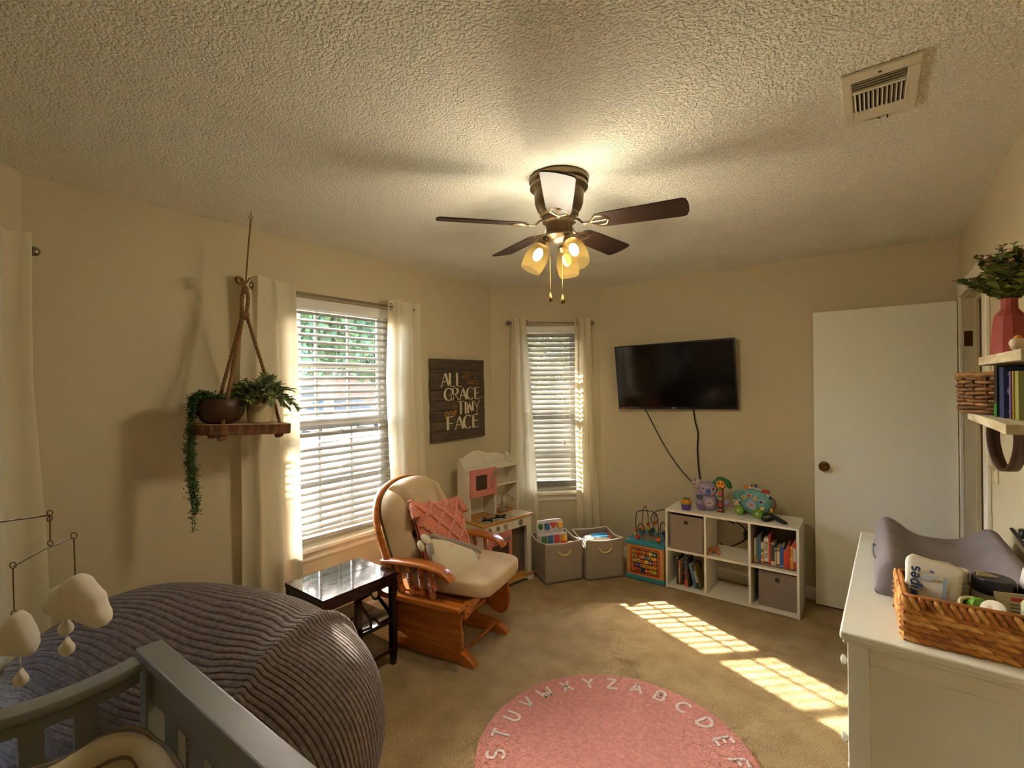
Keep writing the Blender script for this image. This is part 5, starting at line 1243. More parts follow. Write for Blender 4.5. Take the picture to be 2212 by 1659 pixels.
# ================================================================ bean bag
def rib_mat():
    M = bpy.data.materials.new('brown_corduroy'); M.use_nodes = True; n = M.node_tree; P = n.nodes['Principled BSDF']
    P.inputs['Roughness'].default_value = .85; P.inputs['Sheen Weight'].default_value = .15; P.inputs['Sheen Roughness'].default_value = .4
    uv = n.nodes.new('ShaderNodeUVMap'); uv.uv_map = 'ribs'; sx = n.nodes.new('ShaderNodeSeparateXYZ'); n.links.new(uv.outputs[0], sx.inputs[0])
    si = n.nodes.new('ShaderNodeMath'); si.operation = 'SINE'; n.links.new(sx.outputs[0], si.inputs[0])
    rp = n.nodes.new('ShaderNodeMapRange'); rp.inputs[1].default_value = -1; rp.inputs[2].default_value = .6; n.links.new(si.outputs[0], rp.inputs[0])
    rp.interpolation_type = 'SMOOTHSTEP'
    bp = n.nodes.new('ShaderNodeBump'); bp.inputs['Strength'].default_value = 1.0; bp.inputs['Distance'].default_value = .0075
    n.links.new(rp.outputs[0], bp.inputs['Height']); n.links.new(bp.outputs[0], P.inputs['Normal'])
    tc = n.nodes.new('ShaderNodeTexCoord'); nz = n.nodes.new('ShaderNodeTexNoise'); nz.inputs['Scale'].default_value = 70; n.links.new(tc.outputs['Object'], nz.inputs[0])
    cr_ = n.nodes.new('ShaderNodeValToRGB'); cr_.color_ramp.elements[0].color = (*srgb(78, 62, 50), 1); cr_.color_ramp.elements[1].color = (*srgb(116, 98, 82), 1)
    cr_.color_ramp.elements[0].position = .3; cr_.color_ramp.elements[1].position = .7
    n.links.new(nz.outputs[0], cr_.inputs[0]); n.links.new(cr_.outputs[0], P.inputs['Base Color'])
    return M
def bean_bag():
    t = thing('bean_bag', 'huge brown grey corduroy bean bag between crib and end table', 'bean bag', (-1.905, .640, 0), R(22))
    # long axis = local x; parametrised around it so that the ribs run lengthwise, with a separate end panel
    a, b, h, e, e2 = .690, .390, .835, .84, .86
    NA, NT = 150, 130; vs = []; ph = []
    for j in range(NT + 1):
        s = -1 + 2 * j / NT; s = math.sin(s * PI / 2)           # position along the long axis
        rad = max(0, 1 - abs(s) ** (2 / .80)) ** (.80 / 2)
        for i in range(NA):
            th = 2 * PI * i / NA
            cy, cz = sgn_pow(math.cos(th), e2) * b * rad, sgn_pow(math.sin(th), e) * h / 2 * rad
            p = Vector((s * a, cy, cz))
            nz = noise.noise(Vector((p.x * 2.2, p.y * 2.2, p.z * 2.2 + 4))) * .045 + noise.noise(Vector((p.x * 6, p.y * 6, p.z * 6))) * .014
            # slump: sag in the lengthwise middle, dent on the viewer's side, fold towards the sunlit end
            p.z *= 1 + nz; p.y *= 1 + nz
            if p.z > 0: p.z -= .05 * math.exp(-((p.x - .22) / .16) ** 2 - ((p.y + .22) / .16) ** 2)
            for (fx, fy_, fz, L, dp) in ((.30, -.25, .12, .045, .050), (.20, -.30, .02, .06, .045), (.38, -.18, -.05, .05, .04), (.42, -.05, .26, .03, .03)):
                d_ = ((p.x - fx) + .5 * (p.z - fz)) / L; g_ = math.exp(-d_ * d_) * math.exp(-((p.y - fy_) / .14) ** 2) * math.exp(-((p.z - fz) / .16) ** 2)
                p.y += dp * g_; p.z -= dp * .4 * g_
            # seam ridge round the end panel
            p *= 1 + .045 * math.exp(-((s - .62) / .035) ** 2) if s > 0 else 1
            z = p.z + h / 2 - .012
            if z < .001:
                z = .001
            vs.append((p.x, p.y, z)); ph.append((s, p.y, p.z, th))
    fs = []; uvs = []
    def phase(k, endp):
        s, y, z, th = ph[k]
        if endp: return (y * .93 + z * .22) * 2 * PI / .0155 + 6 * noise.noise(Vector((y * 3, z * 3, s * 2)))
        return th * 118 + 7.0 * noise.noise(Vector((s * 2.4, y * 2, z * 2))) + 3.0 * noise.noise(Vector((s * 7, y * 6, z * 6)))
    for j in range(NT):
        for i in range(NA):
            i2 = (i + 1) % NA; f = (j * NA + i, j * NA + i2, (j + 1) * NA + i2, (j + 1) * NA + i)
            fs.append(f); endp = ph[f[0]][0] >= .60
            for q, k in enumerate(f):
                v = phase(k, endp)
                if not endp and i2 == 0 and q in (1, 2): v += 2 * PI * 118
                uvs.append(v)
    me = bpy.data.meshes.new('bag'); me.from_pydata(vs, [], fs); uvl = me.uv_layers.new(name='ribs')
    flat_ = []
    for v in uvs: flat_ += [v, 0.0]
    uvl.data.foreach_set('uv', flat_)
    me.polygons.foreach_set('use_smooth', [True] * len(me.polygons)); me.materials.append(rib_mat())
    put('bag', me, t)
    return t
bean_bag()

# ================================================================ alphabet rug
RUG = mat('pink_rug_pile', srgb(208, 138, 120), .95, var=.12, vscale=45, bump=.9, bscale=150, bdist=.012)
RUGW = mat('cream_rug_pile', srgb(226, 204, 190), .95, var=.15, vscale=120, bump=.9, bscale=180, bdist=.010)
rug = thing('alphabet_rug', 'round dusty pink rug bordered with a cream alphabet', 'rug', (-.852, 1.795, .001))
RR = .575
MB().lathe([(0, 0), (RR - .010, 0), (RR + .002, .006), (RR, .015), (RR - .012, .021), (RR - .05, .022), (0, .022)], 120, caps=False).build('pile', RUG, rug, ang=180)
for i, ch in enumerate('ABCDEFGHIJKLMNOPQRSTUVWXYZ'):
    an = R(103.0 - i * 13.846); up2 = Vector((math.cos(an), math.sin(an), 0)); rt_ = Vector((math.sin(an), -math.cos(an), 0)); c = up2 * .492; s = .072; wx = WID.get(ch, .64)
    gm = MB(); glyph(gm, ch, (lambda a, b, o, c=c, up2=up2, rt_=rt_, wx=wx: c + rt_ * (a - wx / 2) * s * 1.05 + up2 * (b - .5) * s + Vector((0, 0, .0212 + o))), .17, None, 0, .0035)
    gm.build('letter', RUGW, rug, smooth=False)

# ================================================================ crib, bumper and mobile
CRB = mat('grey_crib_paint', srgb(122, 120, 110), .42, bump=.04, bscale=60)
cb = thing('baby_crib', 'grey painted wooden crib with a curved end rail', 'crib', (-.735, .057, 0), R(1.0))
cx0, cx1, cy0, cy1, ct = -.675, .645, -.365, .372, .93     # outer size about the middle
def postbox(x, y, z1=ct - .02): return MB().box(x - .022, x + .022, y - .022, y + .022, 0, z1)
for (x, y) in ((cx0 + .026, cy1 - .030), (cx1 - .026, cy1 - .030), (cx0 + .026, cy0 + .030), (cx1 - .026, cy0 + .030)): postbox(x, y, ct - .026).build('post', CRB, cb, smooth=False, bevel=.003)
for (ya, yb) in ((cy1 - .056, cy1), (cy0, cy0 + .056)):
    ym = (ya + yb) / 2
    MB().box(cx0 - .012, cx1 + .012, ya, yb, ct - .024, ct).build('top_rail', CRB, cb, smooth=False, bevel=.004)
    MB().box(cx0 + .048, cx1 - .048, ym - .012, ym + .012, ct - .115, ct - .0245).build('upper_rail', CRB, cb, smooth=False, bevel=.002)
    MB().box(cx0 + .048, cx1 - .048, ym - .012, ym + .012, .22, .30).build('lower_rail', CRB, cb, smooth=False, bevel=.002)
    for i in range(9):
        x = -.525 + .135 * i
        MB().box(x - .040, x + .040, ym - .007, ym + .007, .300, ct - .1152).build('slat', CRB, cb, smooth=False)
def crv(y): k = min(1, math.sqrt(((y - (cy0 + cy1) / 2) / ((cy1 - cy0) / 2 - .05)) ** 2 + .015)); return ct - .008 + .018 - .1063 * k + .0883 * k * k
for xs_ in (cx0 + .026, cx1 - .026):
    ys = [cy0 + .060 + (cy1 - cy0 - .120) * i / 30 for i in range(31)]
    MB().sweep([(xs_, y, crv(y) - .011) for y in ys], rrect(-.027, .027, -.011, .011, .004, 2), (0, 0, 1)).build('curved_top_rail', CRB, cb, ang=40)
    poly = [(y, crv(y) - .0225) for y in ys] + [(y, crv(y) - .0225 - .030) for y in reversed(ys)]
    MB().prism(poly, xs_ - .011, xs_ + .011, 'yz').build('curved_upper_rail', CRB, cb, smooth=False)
    MB().box(xs_ - .011, xs_ + .011, cy0 + .055, cy1 - .055, .22, .30).build('lower_rail', CRB, cb, smooth=False)
    for i in range(6):
        y = .216 - .085 * i
        MB().prism([(y - .019, .30), (y + .019, .30), (y + .019, crv(y + .019) - .053), (y - .019, crv(y - .019) - .053)], xs_ - .007, xs_ + .007, 'yz').build('slat', CRB, cb, smooth=False)
MB().box(cx0 + .06, cx1 - .06, cy0 + .06, cy1 - .06, .45, .465).build('mattress_support', CRB, cb, smooth=False)
ma = tag(superbox(MB(), (-.735, .057, .522), (1.02, .46, .10), .25, 40, 16).build('crib_mattress', flat(196, 180, 146, .9)), 'cream mattress inside the grey crib', 'mattress')
BUM = mat('cream_quilted_cotton', srgb(214, 202, 172), .95, var=.06, vscale=8, bump=.25, bscale=18, bdist=.006); PIP = mat('taupe_piping', srgb(126, 110, 92), .9)
bu = thing('crib_bumper', 'cream padded crib bumper with taupe piping inside the crib', 'bumper', (-.735, .057, .555), R(1.0))
def bpath():
    x0, x1, y0, y1, r = cx0 + .088, cx1 - .088, cy0 + .088, cy1 - .072, .085
    out = rrect(x0, x1, y0, y1, r, 10); return out
bo = bpath(); NB = len(bo)
def bring(off, z, wob=0.0):
    res = []
    Lp = 0
    for i in range(NB):
        p = Vector(bo[i]); q = Vector(bo[(i + 1) % NB]); pr_ = Vector(bo[i - 1]); t = (q - pr_).normalized(); n = Vector((-t.y, t.x))
        res.append(Vector((p.x + n.x * off, p.y + n.y * off, z)))
    # resample evenly
    L = [0.0]
    for i in range(NB): L.append(L[-1] + (res[(i + 1) % NB] - res[i]).length)
    N = 260; outp = []; j = 0
    for k in range(N):
        s = L[-1] * k / N
        while L[j + 1] < s: j += 1
        f = (s - L[j]) / max(1e-9, L[j + 1] - L[j]); p = res[j].lerp(res[(j + 1) % NB], f)
        p.z += wob * math.sin(s * 34) + wob * .8 * math.sin(s * 13 + 1); outp.append(p)
    return outp
prof = [(.0, .0, 0), (.0, .20, .0), (-.004, .235, .004), (.012, .262, .006), (.030, .258, .005), (.040, .238, .003), (.040, .215, .002), (.034, .20, .0), (.036, .10, 0), (.034, .0, 0)]
rings_ = [bring(o, z, w_) for (o, z, w_) in prof]
bm_ = MB(); N = 260; bm_.add([p for r_ in rings_ for p in r_], [(i * N + k, i * N + (k + 1) % N, (i + 1) * N + (k + 1) % N, (i + 1) * N + k) for i in range(len(rings_) - 1) for k in range(N)])
bm_.build('padding', BUM, bu, ang=180)
MB().tube(bring(.006, .262, .006), .0042, 6, closed=True).build('outer_piping', PIP, bu); MB().tube(bring(.040, .222, .003), .0042, 6, closed=True).build('inner_piping', PIP, bu)

FELT = mat('white_felt', srgb(222, 214, 200), .95, bump=.12, bscale=300, bdist=.002); WIRE = mat('copper_wire', srgb(110, 80, 54), .4, metal=.8)
mo = thing('baby_mobile', 'wire baby mobile with white felt clouds and raindrops above the crib', 'mobile', (-1.50, -.010, H))
O_ = Vector((-1.50, -.010, H))
def W(*p): return Vector(p) - O_
def wire(pts, r=.0012): return MB().tube([W(*p) for p in pts], r, 6)
wire([(-1.50, -.010, 1.281), (-1.50, -.010, 2.4395)], .0012).build('ceiling_cord', WIRE, mo)
wire([(-1.757, -.207, 1.240), (-1.50, -.010, 1.281), (-1.243, .187, 1.321)], .0015).torus(W(-1.243, .187, 1.325), .005, .001, (.6, -.8, 0), 12, 5).build('upper_arm', WIRE, mo)
wire([(-1.243, .187, 1.320), (-1.243, .187, 1.271)]).torus(W(-1.243, .187, 1.268), .005, .001, (.6, -.8, 0), 12, 5).torus(W(-1.243, .187, 1.314), .005, .001, (.8, .6, 0), 12, 5).build('link', WIRE, mo)
wire([(-1.299, .144, 1.224), (-1.252, .180, 1.256), (-1.206, .214, 1.279)], .0009).torus(W(-1.299, .144, 1.227), .006, .001, (.6, -.8, 0), 12, 5).torus(W(-1.206, .214, 1.282), .006, .001, (.6, -.8, 0), 12, 5).build('lower_arm', WIRE, mo)
wire([(-1.299, .144, 1.222), (-1.298, .145, 1.141)]).torus(W(-1.298, .145, 1.135), .006, .001, (.6, -.8, 0), 12, 5).build('hanger', WIRE, mo)
wire([(-1.206, .214, 1.276), (-1.205, .215, 1.208)]).torus(W(-1.205, .215, 1.202), .005, .001, (.6, -.8, 0), 12, 5).build('hanger', WIRE, mo)
vw = Vector((.7965, .6046, 0)); dp_ = Vector((-.6046, .7965, 0))     # felt pieces hang facing the room
def felt_shape(name, c, outline, thick, mt_=FELT):
    """stuffed felt piece from an outline in (across, up) with a rounded section"""
    n = len(outline); cen = Vector((sum(p[0] for p in outline) / n, sum(p[1] for p in outline) / n)); vs = []; fs = []
    levels = [(1.0, 0), (.97, .45), (.86, .75), (.62, .94), (.0, 1.0)]
    for s in (1, -1):
        for (k, t) in levels:
            for (x, y) in outline:
                q = cen + (Vector((x, y)) - cen) * k; vs.append(Vector(c) + vw * q.x + Vector((0, 0, q.y)) - dp_ * (s * t * thick / 2))
    m2 = len(levels)
    for s in range(2):
        for i in range(m2 - 1):
            for k in range(n):
                k2 = (k + 1) % n; o = s * m2 * n; fs.append((o + i * n + k, o + i * n + k2, o + (i + 1) * n + k2, o + (i + 1) * n + k))
    mb = MB(); mb.add([W(*v) for v in vs], fs)
    o = mb.build(name, mt_, mo, ang=180, weld=True)
    return o
def cloud_outline(s):
    cs_ = [(-.046, .000, .018), (-.032, .022, .020), (.006, .032, .026), (.034, .005, .020), (.050, -.028, .016)]
    pts = []
    pts += arc(-.046, .000, .018, 250, 110, 6) + arc(-.030, .020, .020, 150, 50, 6) + arc(.004, .034, .026, 150, 20, 8) + arc(.032, .004, .024, 60, 5, 5) + arc(.050, -.030, .018, 50, -100, 7)
    return [(x * s, y * s) for x, y in pts] + [(.02 * s, -.036 * s), (-.02 * s, -.022 * s)]
def drop_outline(r): return [(0, 1.75 * r), (.22 * r, 1.25 * r)] + arc(0, 0, r, 38, -218, 18) + [(-.22 * r, 1.25 * r)]
felt_shape('felt_cloud', (-1.204, .216, 1.153), cloud_outline(.92), .045)
felt_shape('felt_raindrop', (-1.222, .204, 1.106), drop_outline(.0125), .016); felt_shape('felt_raindrop', (-1.220, .205, 1.068), drop_outline(.0130), .016)
wire([(-1.222, .204, 1.145), (-1.222, .204, 1.124)], .001).build('thread', FELT, mo); wire([(-1.221, .204, 1.096), (-1.220, .205, 1.086)], .001).build('thread', FELT, mo)
big = [(0, .052), (.012, .044), (.024, .022), (.031, .004), (.033, -.016), (.026, -.030), (.008, -.030), (-.010, -.028), (-.030, -.030), (-.036, -.016), (-.034, .004), (-.026, .022), (-.012, .042)]
felt_shape('felt_cloud', (-1.293, .149, 1.088), big, .040)
felt_shape('felt_raindrop', (-1.289, .152, 1.010), drop_outline(.0125), .015); wire([(-1.290, .151, 1.062), (-1.289, .152, 1.030)], .001).build('thread', FELT, mo)

# ================================================================ dresser with changing pad and basket
DRS = mat('sage_white_paint', srgb(220, 218, 198), .5, var=.03, vscale=4)
dr = thing('dresser', 'pale painted dresser carrying the changing pad and basket', 'dresser', (.176, 2.165, 0), R(-1.5))
dx0, dx1, dy0, dy1 = -.226, .240, -.540, .540
MB().box(-.243, .250, -.560, .560, .838, .860).build('top', DRS, dr, smooth=False, bevel=.005)
MB().box(-.236, .245, -.552, .552, .826, .8378).build('top_moulding', DRS, dr, smooth=False, bevel=.003)
for (x, y) in ((dx0, dy0), (dx1 - .048, dy0), (dx0, dy1 - .048), (dx1 - .048, dy1 - .048)): MB().box(x, x + .048, y, y + .048, 0, .8258).build('corner_post', DRS, dr, smooth=False, bevel=.002)
for y in (dy0, dy1 - .022):
    MB().box(dx0 + .0482, dx1 - .0482, y + .004, y + .022, .775, .8258).build('side_rail', DRS, dr, smooth=False, bevel=.002)
    MB().box(dx0 + .0482, dx1 - .0482, y + .004, y + .022, .06, .12).build('side_rail', DRS, dr, smooth=False, bevel=.002)
    MB().box(dx0 + .0482, dx1 - .0482, y + .010, y + .018, .12, .775).build('side_panel', DRS, dr, smooth=False)
MB().box(dx1 - .012, dx1 - .002, dy0 + .05, dy1 - .05, .06, .825).build('back_panel', DRS, dr, smooth=False)
MB().box(dx0 + .004, dx0 + .020, dy0 + .0485, dy1 - .0485, .06, .085).box(dx0 + .004, dx0 + .020, dy0 + .0485, dy1 - .0485, .81, .8255).build('front_rail', DRS, dr, smooth=False)
for (ya, yb) in ((dy0 + .052, -.003), (.003, dy1 - .052)):
    for (za, zb) in ((.090, .325), (.331, .566), (.572, .806)):
        dw = MB().box(dx0 - .002, dx0 + .018, ya, yb, za, zb).build('drawer', DRS, dr, smooth=False, bevel=.003)
        for yy in (ya + (yb - ya) * .25, ya + (yb - ya) * .75):
            zz = (za + zb) / 2
            MB().lathe([(0, 0), (.007, 0), (.006, .010), (.014, .018), (.014, .024), (0, .028)], 16, Matrix.Translation((dx0 - .002, yy, zz)) @ Matrix.Rotation(R(-90), 4, 'Y'), caps=False).build('knob', DRS, dw)
PADM = mat('grey_plush_cover', srgb(126, 117, 116), .95, var=.10, vscale=9, bump=.25, bscale=200, bdist=.004)
pad = thing('changing_pad', 'grey plush contoured changing pad on the dresser', 'changing pad', (.197, 2.290, .8603))
def padsurf():
    mb = MB(); hx, hy = .200, .330
    def top(x): k = abs(x) / hx; return .054 + .066 * math.exp(-((k - .80) / .34) ** 2) + .004 * k
    sec = []
    for i in range(41):
        x = -hx + 2 * hx * i / 40
        edge = max(0, 1 - abs(x / hx) ** 14); sec.append((x * 1.0, max(.012, top(x) * edge ** .35)))
    def fn(u, v):
        a = u * 2
        yv = -1 + 2 * v; sh = max(0, 1 - abs(yv) ** 16) ** .4; y = hy * yv
        if a <= 1:
            i = a * 40; k = int(min(i, 39)); x0, z0 = sec[k]; x1, z1 = sec[k + 1]; f = i - k; x, z = x0 + (x1 - x0) * f, z0 + (z1 - z0) * f
            z = .012 + (z - .012) * (.25 + .75 * sh) - .018 * (1 - abs(x / hx)) * 0
            z += .004 * noise.noise(Vector((x * 14, y * 9, 0)))
        else: x, z = hx - 2 * hx * (a - 1), .001
        return (x * (.96 + .04 * sh), y, z)
    mb.grid(fn, 102, 60)
    for yv in (0, 59): mb.f.append(tuple(yv * 102 + i for i in range(101))); mb.mi.append(0)
    return mb.build('cover', PADM, pad, ang=60)
padsurf()
MB().tube(spline([(-.196, -.10, .05), (-.203, -.08, .060), (-.203, .03, .062), (-.196, .06, .05)], 5), .003, 5).build('seam', PADM, pad)
tag(MB().tube(spline([(.4205, 2.63, .980), (.4205, 2.50, .974), (.418, 2.30, .968), (.416, 2.05, .962), (.415, 1.95, .90)], 8), .0055, 6).build('safety_strap', flat(40, 32, 24, .8)), 'dark strap lying between the changing pad and the wall', 'strap')

HY = [mat('hyacinth_%d' % i, srgb(*c), .75, var=.35, vscale=22, stretch=(1, 5, 5)) for i, c in enumerate(((190, 132, 62), (170, 108, 44), (206, 154, 82), (150, 90, 36)))]
bk = thing('woven_basket', 'rectangular woven water hyacinth basket on the dresser', 'basket', (.228, 1.770, .8603), R(2))
BX, BY, BH = .172, .112, .120
MB().box(-BX + .006, BX - .006, -BY + .006, BY - .006, .003, .010).build('base', HY[3], bk, smooth=False)
liner = MB(); ring(liner, -BX + .014, BX - .014, -BY + .014, BY - .014, -BX + .007, BX - .007, -BY + .007, BY - .007, .004, BH - .006); liner.build('core', HY[3], bk, smooth=False)
sm_ = [MB().ball((0, 0, 0), (.029, .0065, .0105), 10, 6).mesh('strand') for _ in range(4)]
for i, q in enumerate(sm_): q.materials.append(HY[i])
sv_ = [MB().ball((0, 0, 0), (.021, .0070, .0085), 10, 6).mesh('strand') for _ in range(4)]
for i, q in enumerate(sv_): q.materials.append(HY[i])
random.seed(13)
def wall_weave(p0, p1, full=True):
    d = Vector(p1) - Vector(p0); L = d.length; a = math.atan2(d.y, d.x); d.normalize(); nrm = Vector((d.y, -d.x, 0))
    for r_ in range(6):
        n = int(L / .033); off = (r_ % 2) * .016
        for i in range(n + 1):
            s = min(L - .016, max(.016, off + i * .033)); p = Vector(p0) + d * s + nrm * .001 + Vector((0, 0, .011 + r_ * .0148))
            put('strand', sm_[random.randrange(4)], bk, p, Euler((0, R(17 + random.uniform(-4, 4)), a)))
    n = int(L / .0165)
    for i in range(n + 1):
        s = min(L - .006, .006 + i * .0165); p = Vector(p0) + d * s + nrm * .002 + Vector((0, 0, BH - .017))
        put('strand', sv_[random.randrange(4)], bk, p, Euler((0, R(66 + random.uniform(-8, 8)), a)))
wall_weave((-BX, -BY, 0), (BX, -BY, 0)); wall_weave((-BX, BY, 0), (-BX, -BY, 0)); wall_weave((BX, -BY, 0), (BX, BY, 0)); wall_weave((BX, BY, 0), (-BX, BY, 0))
MB().tube([Vector((x, y, BH)) for x, y in rrect(-BX + .006, BX - .006, -BY + .006, BY - .006, .012, 3)], .006, 8, closed=True).build('rim', HY[1], bk)
def bkp(x, y, z): z += .030; a = R(2); return (.228 + x * math.cos(a) - y * math.sin(a), 1.770 + x * math.sin(a) + y * math.cos(a), .8603 + z)
WP = flat(214, 206, 186, .4)
wk = thing('wipes_pack', 'white baby wipes pack at the end of the woven basket', 'packet', bkp(-.098, .020, .092), R(-6))
wk.rotation_euler = (R(-12), R(4), R(-8))
superbox(MB(), (0, 0, 0), (.120, .090, .130), .20, 34, 22, lambda p, x, y, z: Vector((p.x * (1 + .04 * math.sin(5 * z + 3 * y)), p.y * (1 - .25 * abs(z) ** 3), p.z + .004 * math.sin(6 * x)))).build('pack', WP, wk)
tb = MB(); write(tb, 'wipes', (lambda x, y, o: (-.028 - y, -.0462 - o, -.040 + x)), .030, .16, None, 0, .0008, .10); tb.build('print_text', flat(40, 56, 96), wk, smooth=False)
MB().box(.022, .030, -.0468, -.0455, -.030, .030).build('print_panel', flat(150, 164, 176), wk, smooth=False)
for (x, z, rx, rz) in ((-.012, .018, .013, .008), (-.024, -.012, .006, .005), (-.002, .036, .005, .004), (.006, .022, .008, .003)): MB().prism(ell(x, z, rx, rz, 14), -.0468, -.0456, 'xz').build('print_mark', flat(176, 180, 186) if rx > .006 else flat(104, 116, 150), wk, smooth=False)
def bottle(name, label, x, y, z, prof, mt_, cap, cmat, cat='bottle', tilt=(0, 0)):
    t = thing(name, label, cat, bkp(x, y, z)); t.rotation_euler = (R(tilt[0]), R(tilt[1]), 0)
    MB().lathe(prof, 26, caps=False).build('body', mt_, t); c = MB().lathe(cap, 26, caps=False).build('cap', cmat, t); return t
CLR = mat('clear_plastic', srgb(150, 140, 116), .2, trans=.5); GRN = flat(96, 150, 24, .35)
bottle('lotion_bottle', 'small bottle with square white cap behind the wipes pack', -.034, .066, .012, [(0, 0), (.022, 0), (.023, .08), (.016, .088), (0, .088)], flat(190, 184, 160, .4), [(.018, .088), (.019, .092), (.019, .118), (.016, .121), (0, .121)], flat(206, 198, 176, .4))
bottle('oil_bottle', 'clear bottle with green cap tipped over in the basket', -.026, .002, .055, [(0, -.03), (.024, -.03), (.027, .0), (.024, .028), (.018, .036), (0, .036)], CLR, [(.019, .036), (.020, .040), (.020, .066), (.016, .070), (0, .070)], GRN, tilt=(62, 28))
bottle('ointment_jar', 'white jar with a wide navy blue lid in the basket', .030, .052, .012, [(0, 0), (.040, 0), (.042, .01), (.042, .078), (0, .078)], flat(206, 200, 186, .35), [(.043, .0785), (.0445, .082), (.0445, .112), (.041, .117), (0, .118)], flat(22, 24, 46, .35), 'jar')
bottle('powder_bottle', 'white bottle with round flip cap leaning forward in the basket', .028, -.038, .040, [(0, -.04), (.026, -.04), (.028, -.01), (.026, .025), (.020, .036), (0, .036)], flat(206, 194, 164, .45), [(.020, .036), (.025, .042), (.0265, .060), (.024, .066), (.010, .070), (0, .067)], flat(214, 204, 180, .45), tilt=(38, -24))
gp = bottle('soap_bottle', 'white soap bottle with a bright green pump at the basket end', .098, -.030, .012, [(0, 0), (.030, 0), (.033, .01), (.033, .085), (.024, .100), (.016, .104), (0, .104)], flat(206, 200, 170, .4), [(.018, .104), (.019, .108), (.019, .126), (.012, .130), (.008, .150), (.014, .152), (.014, .160), (0, .162)], GRN)
gp2 = bottle('tall_lotion_bottle', 'tall white tapered bottle at the right end of the basket', .112, .052, .012, [(0, 0), (.033, 0), (.034, .10), (.026, .15), (.016, .175), (0, .177)], flat(206, 202, 196, .4), [(.014, .177), (.014, .19), (0, .191)], flat(196, 190, 180, .4))
MB().lathe([(.0345, .075), (.0345, .105)], 24, caps=False).build('blue_label', flat(50, 46, 100), gp2)
ctn = thing('ointment_box', 'small printed carton with a red stripe in the basket', 'box', bkp(.064, -.004, .055), R(4)); ctn.rotation_euler = (R(-14), R(-3), R(5))
MB().box(-.038, .038, -.012, .012, -.045, .055).build('carton', flat(190, 176, 146, .6), ctn, smooth=False, bevel=.001)
MB().box(-.010, .034, -.0126, -.0119, .036, .045).build('red_stripe', flat(190, 60, 46), ctn, smooth=False)
for i in range(8): MB().box(-.014, .034 - .004 * (i % 3), -.0125, -.0119, .026 - i * .0085, .0295 - i * .0085).build('print_line', flat(110, 100, 92), ctn, smooth=False)
tbx = thing('cream_tube', 'cream tube with crimped end standing in the basket', 'tube', bkp(-.012, .045, .012)); tbx.rotation_euler = (0, R(14), R(10))
MB().add([(.016 * math.cos(2 * PI * i / 16), .016 * math.sin(2 * PI * i / 16), 0) for i in range(16)] + [(.022 * math.cos(2 * PI * i / 16), .0015 * math.sin(2 * PI * i / 16), .128) for i in range(16)], [(i, (i + 1) % 16, 16 + (i + 1) % 16, 16 + i) for i in range(16)] + [tuple(range(16)), tuple(range(16, 32))]).build('tube', flat(200, 188, 156, .4), tbx)
MB().box(-.0215, .0215, -.002, .002, .118, .130).build('crimp', flat(206, 196, 166, .4), tbx, smooth=False)
rg = thing('teething_ring', 'white ring lying in the front of the basket', 'ring', bkp(-.028, -.052, .078)); rg.rotation_euler = (R(28), 0, 0)
MB().torus((0, 0, 0), .024, .005, (0, 0, 1), 26, 8).build('ring', flat(206, 190, 150, .5), rg); MB().ball((.024, 0, 0), .007, 10, 8).build('bead', flat(196, 180, 140, .5), rg)

# ================================================================ wall shelves on the door wall
DWH = mat('distressed_white_wood', srgb(212, 204, 178), .8, var=.25, vscale=7, stretch=(4, 1, 6), bump=.15, bscale=16, bdist=.004, col2=srgb(182, 166, 132))
LEA = mat('dark_leather', srgb(74, 46, 28), .5, var=.25, vscale=20)
us = thing('wall_shelf', 'upper distressed white wall shelf holding the red vase', 'shelf', (.351, 1.90, 1.604))
MB().box(-.074, .0745, -.28, .28, 0, .027).build('board', DWH, us, smooth=False, bevel=.002)
ls = thing('wall_shelf', 'lower distressed white wall shelf holding basket and picture books', 'shelf', (.338, 1.90, 1.427))
MB().box(-.088, .0875, -.285, .285, 0, .025).build('board', DWH, ls, smooth=False, bevel=.002)
for (t_, z) in ((us, .0), (ls, .0)):
    for y in (-.20, .20): MB().prism([(.0745, -.001), (.0745, -.05), (.066, -.05), (-.02, -.008), (-.02, -.001)], y - .006, y + .006, 'xz').build('bracket', flat(60, 50, 40, .5), t_, smooth=False)
pth = spline([(-.076, -.050, -.001), (-.075, -.054, -.045), (-.069, -.072, -.088), (-.060, -.096, -.110), (-.050, -.122, -.104), (-.043, -.142, -.070), (-.040, -.150, -.035), (-.040, -.150, -.001)], 6)
wd_ = Vector((.93, .36, 0)) * .015
MB().grid(lambda u, v: pth[min(len(pth) - 1, int(round(u * (len(pth) - 1))))] + wd_ * (2 * v - 1), len(pth), 2).build('leather_strap', LEA, ls, solid=.003)
VASE = mat('brick_red_clay', srgb(150, 62, 52), .7, var=.12, vscale=10)
vz = thing('flower_vase', 'brick red faceted vase with green and pink leaf sprays on upper shelf', 'vase', (.328, 2.045, 1.6313))
MB().lathe([(0, 0), (.040, 0), (.043, .004), (.041, .05), (.037, .095), (.034, .118), (.024, .132), (.019, .140), (.0185, .165), (.020, .170), (.016, .170), (.015, .14), (0, .13)], 12, caps=False).build('vase', VASE, vz, smooth=False)
random.seed(31)
g1, g2, g3, sm2 = MB(), MB(), MB(), MB()
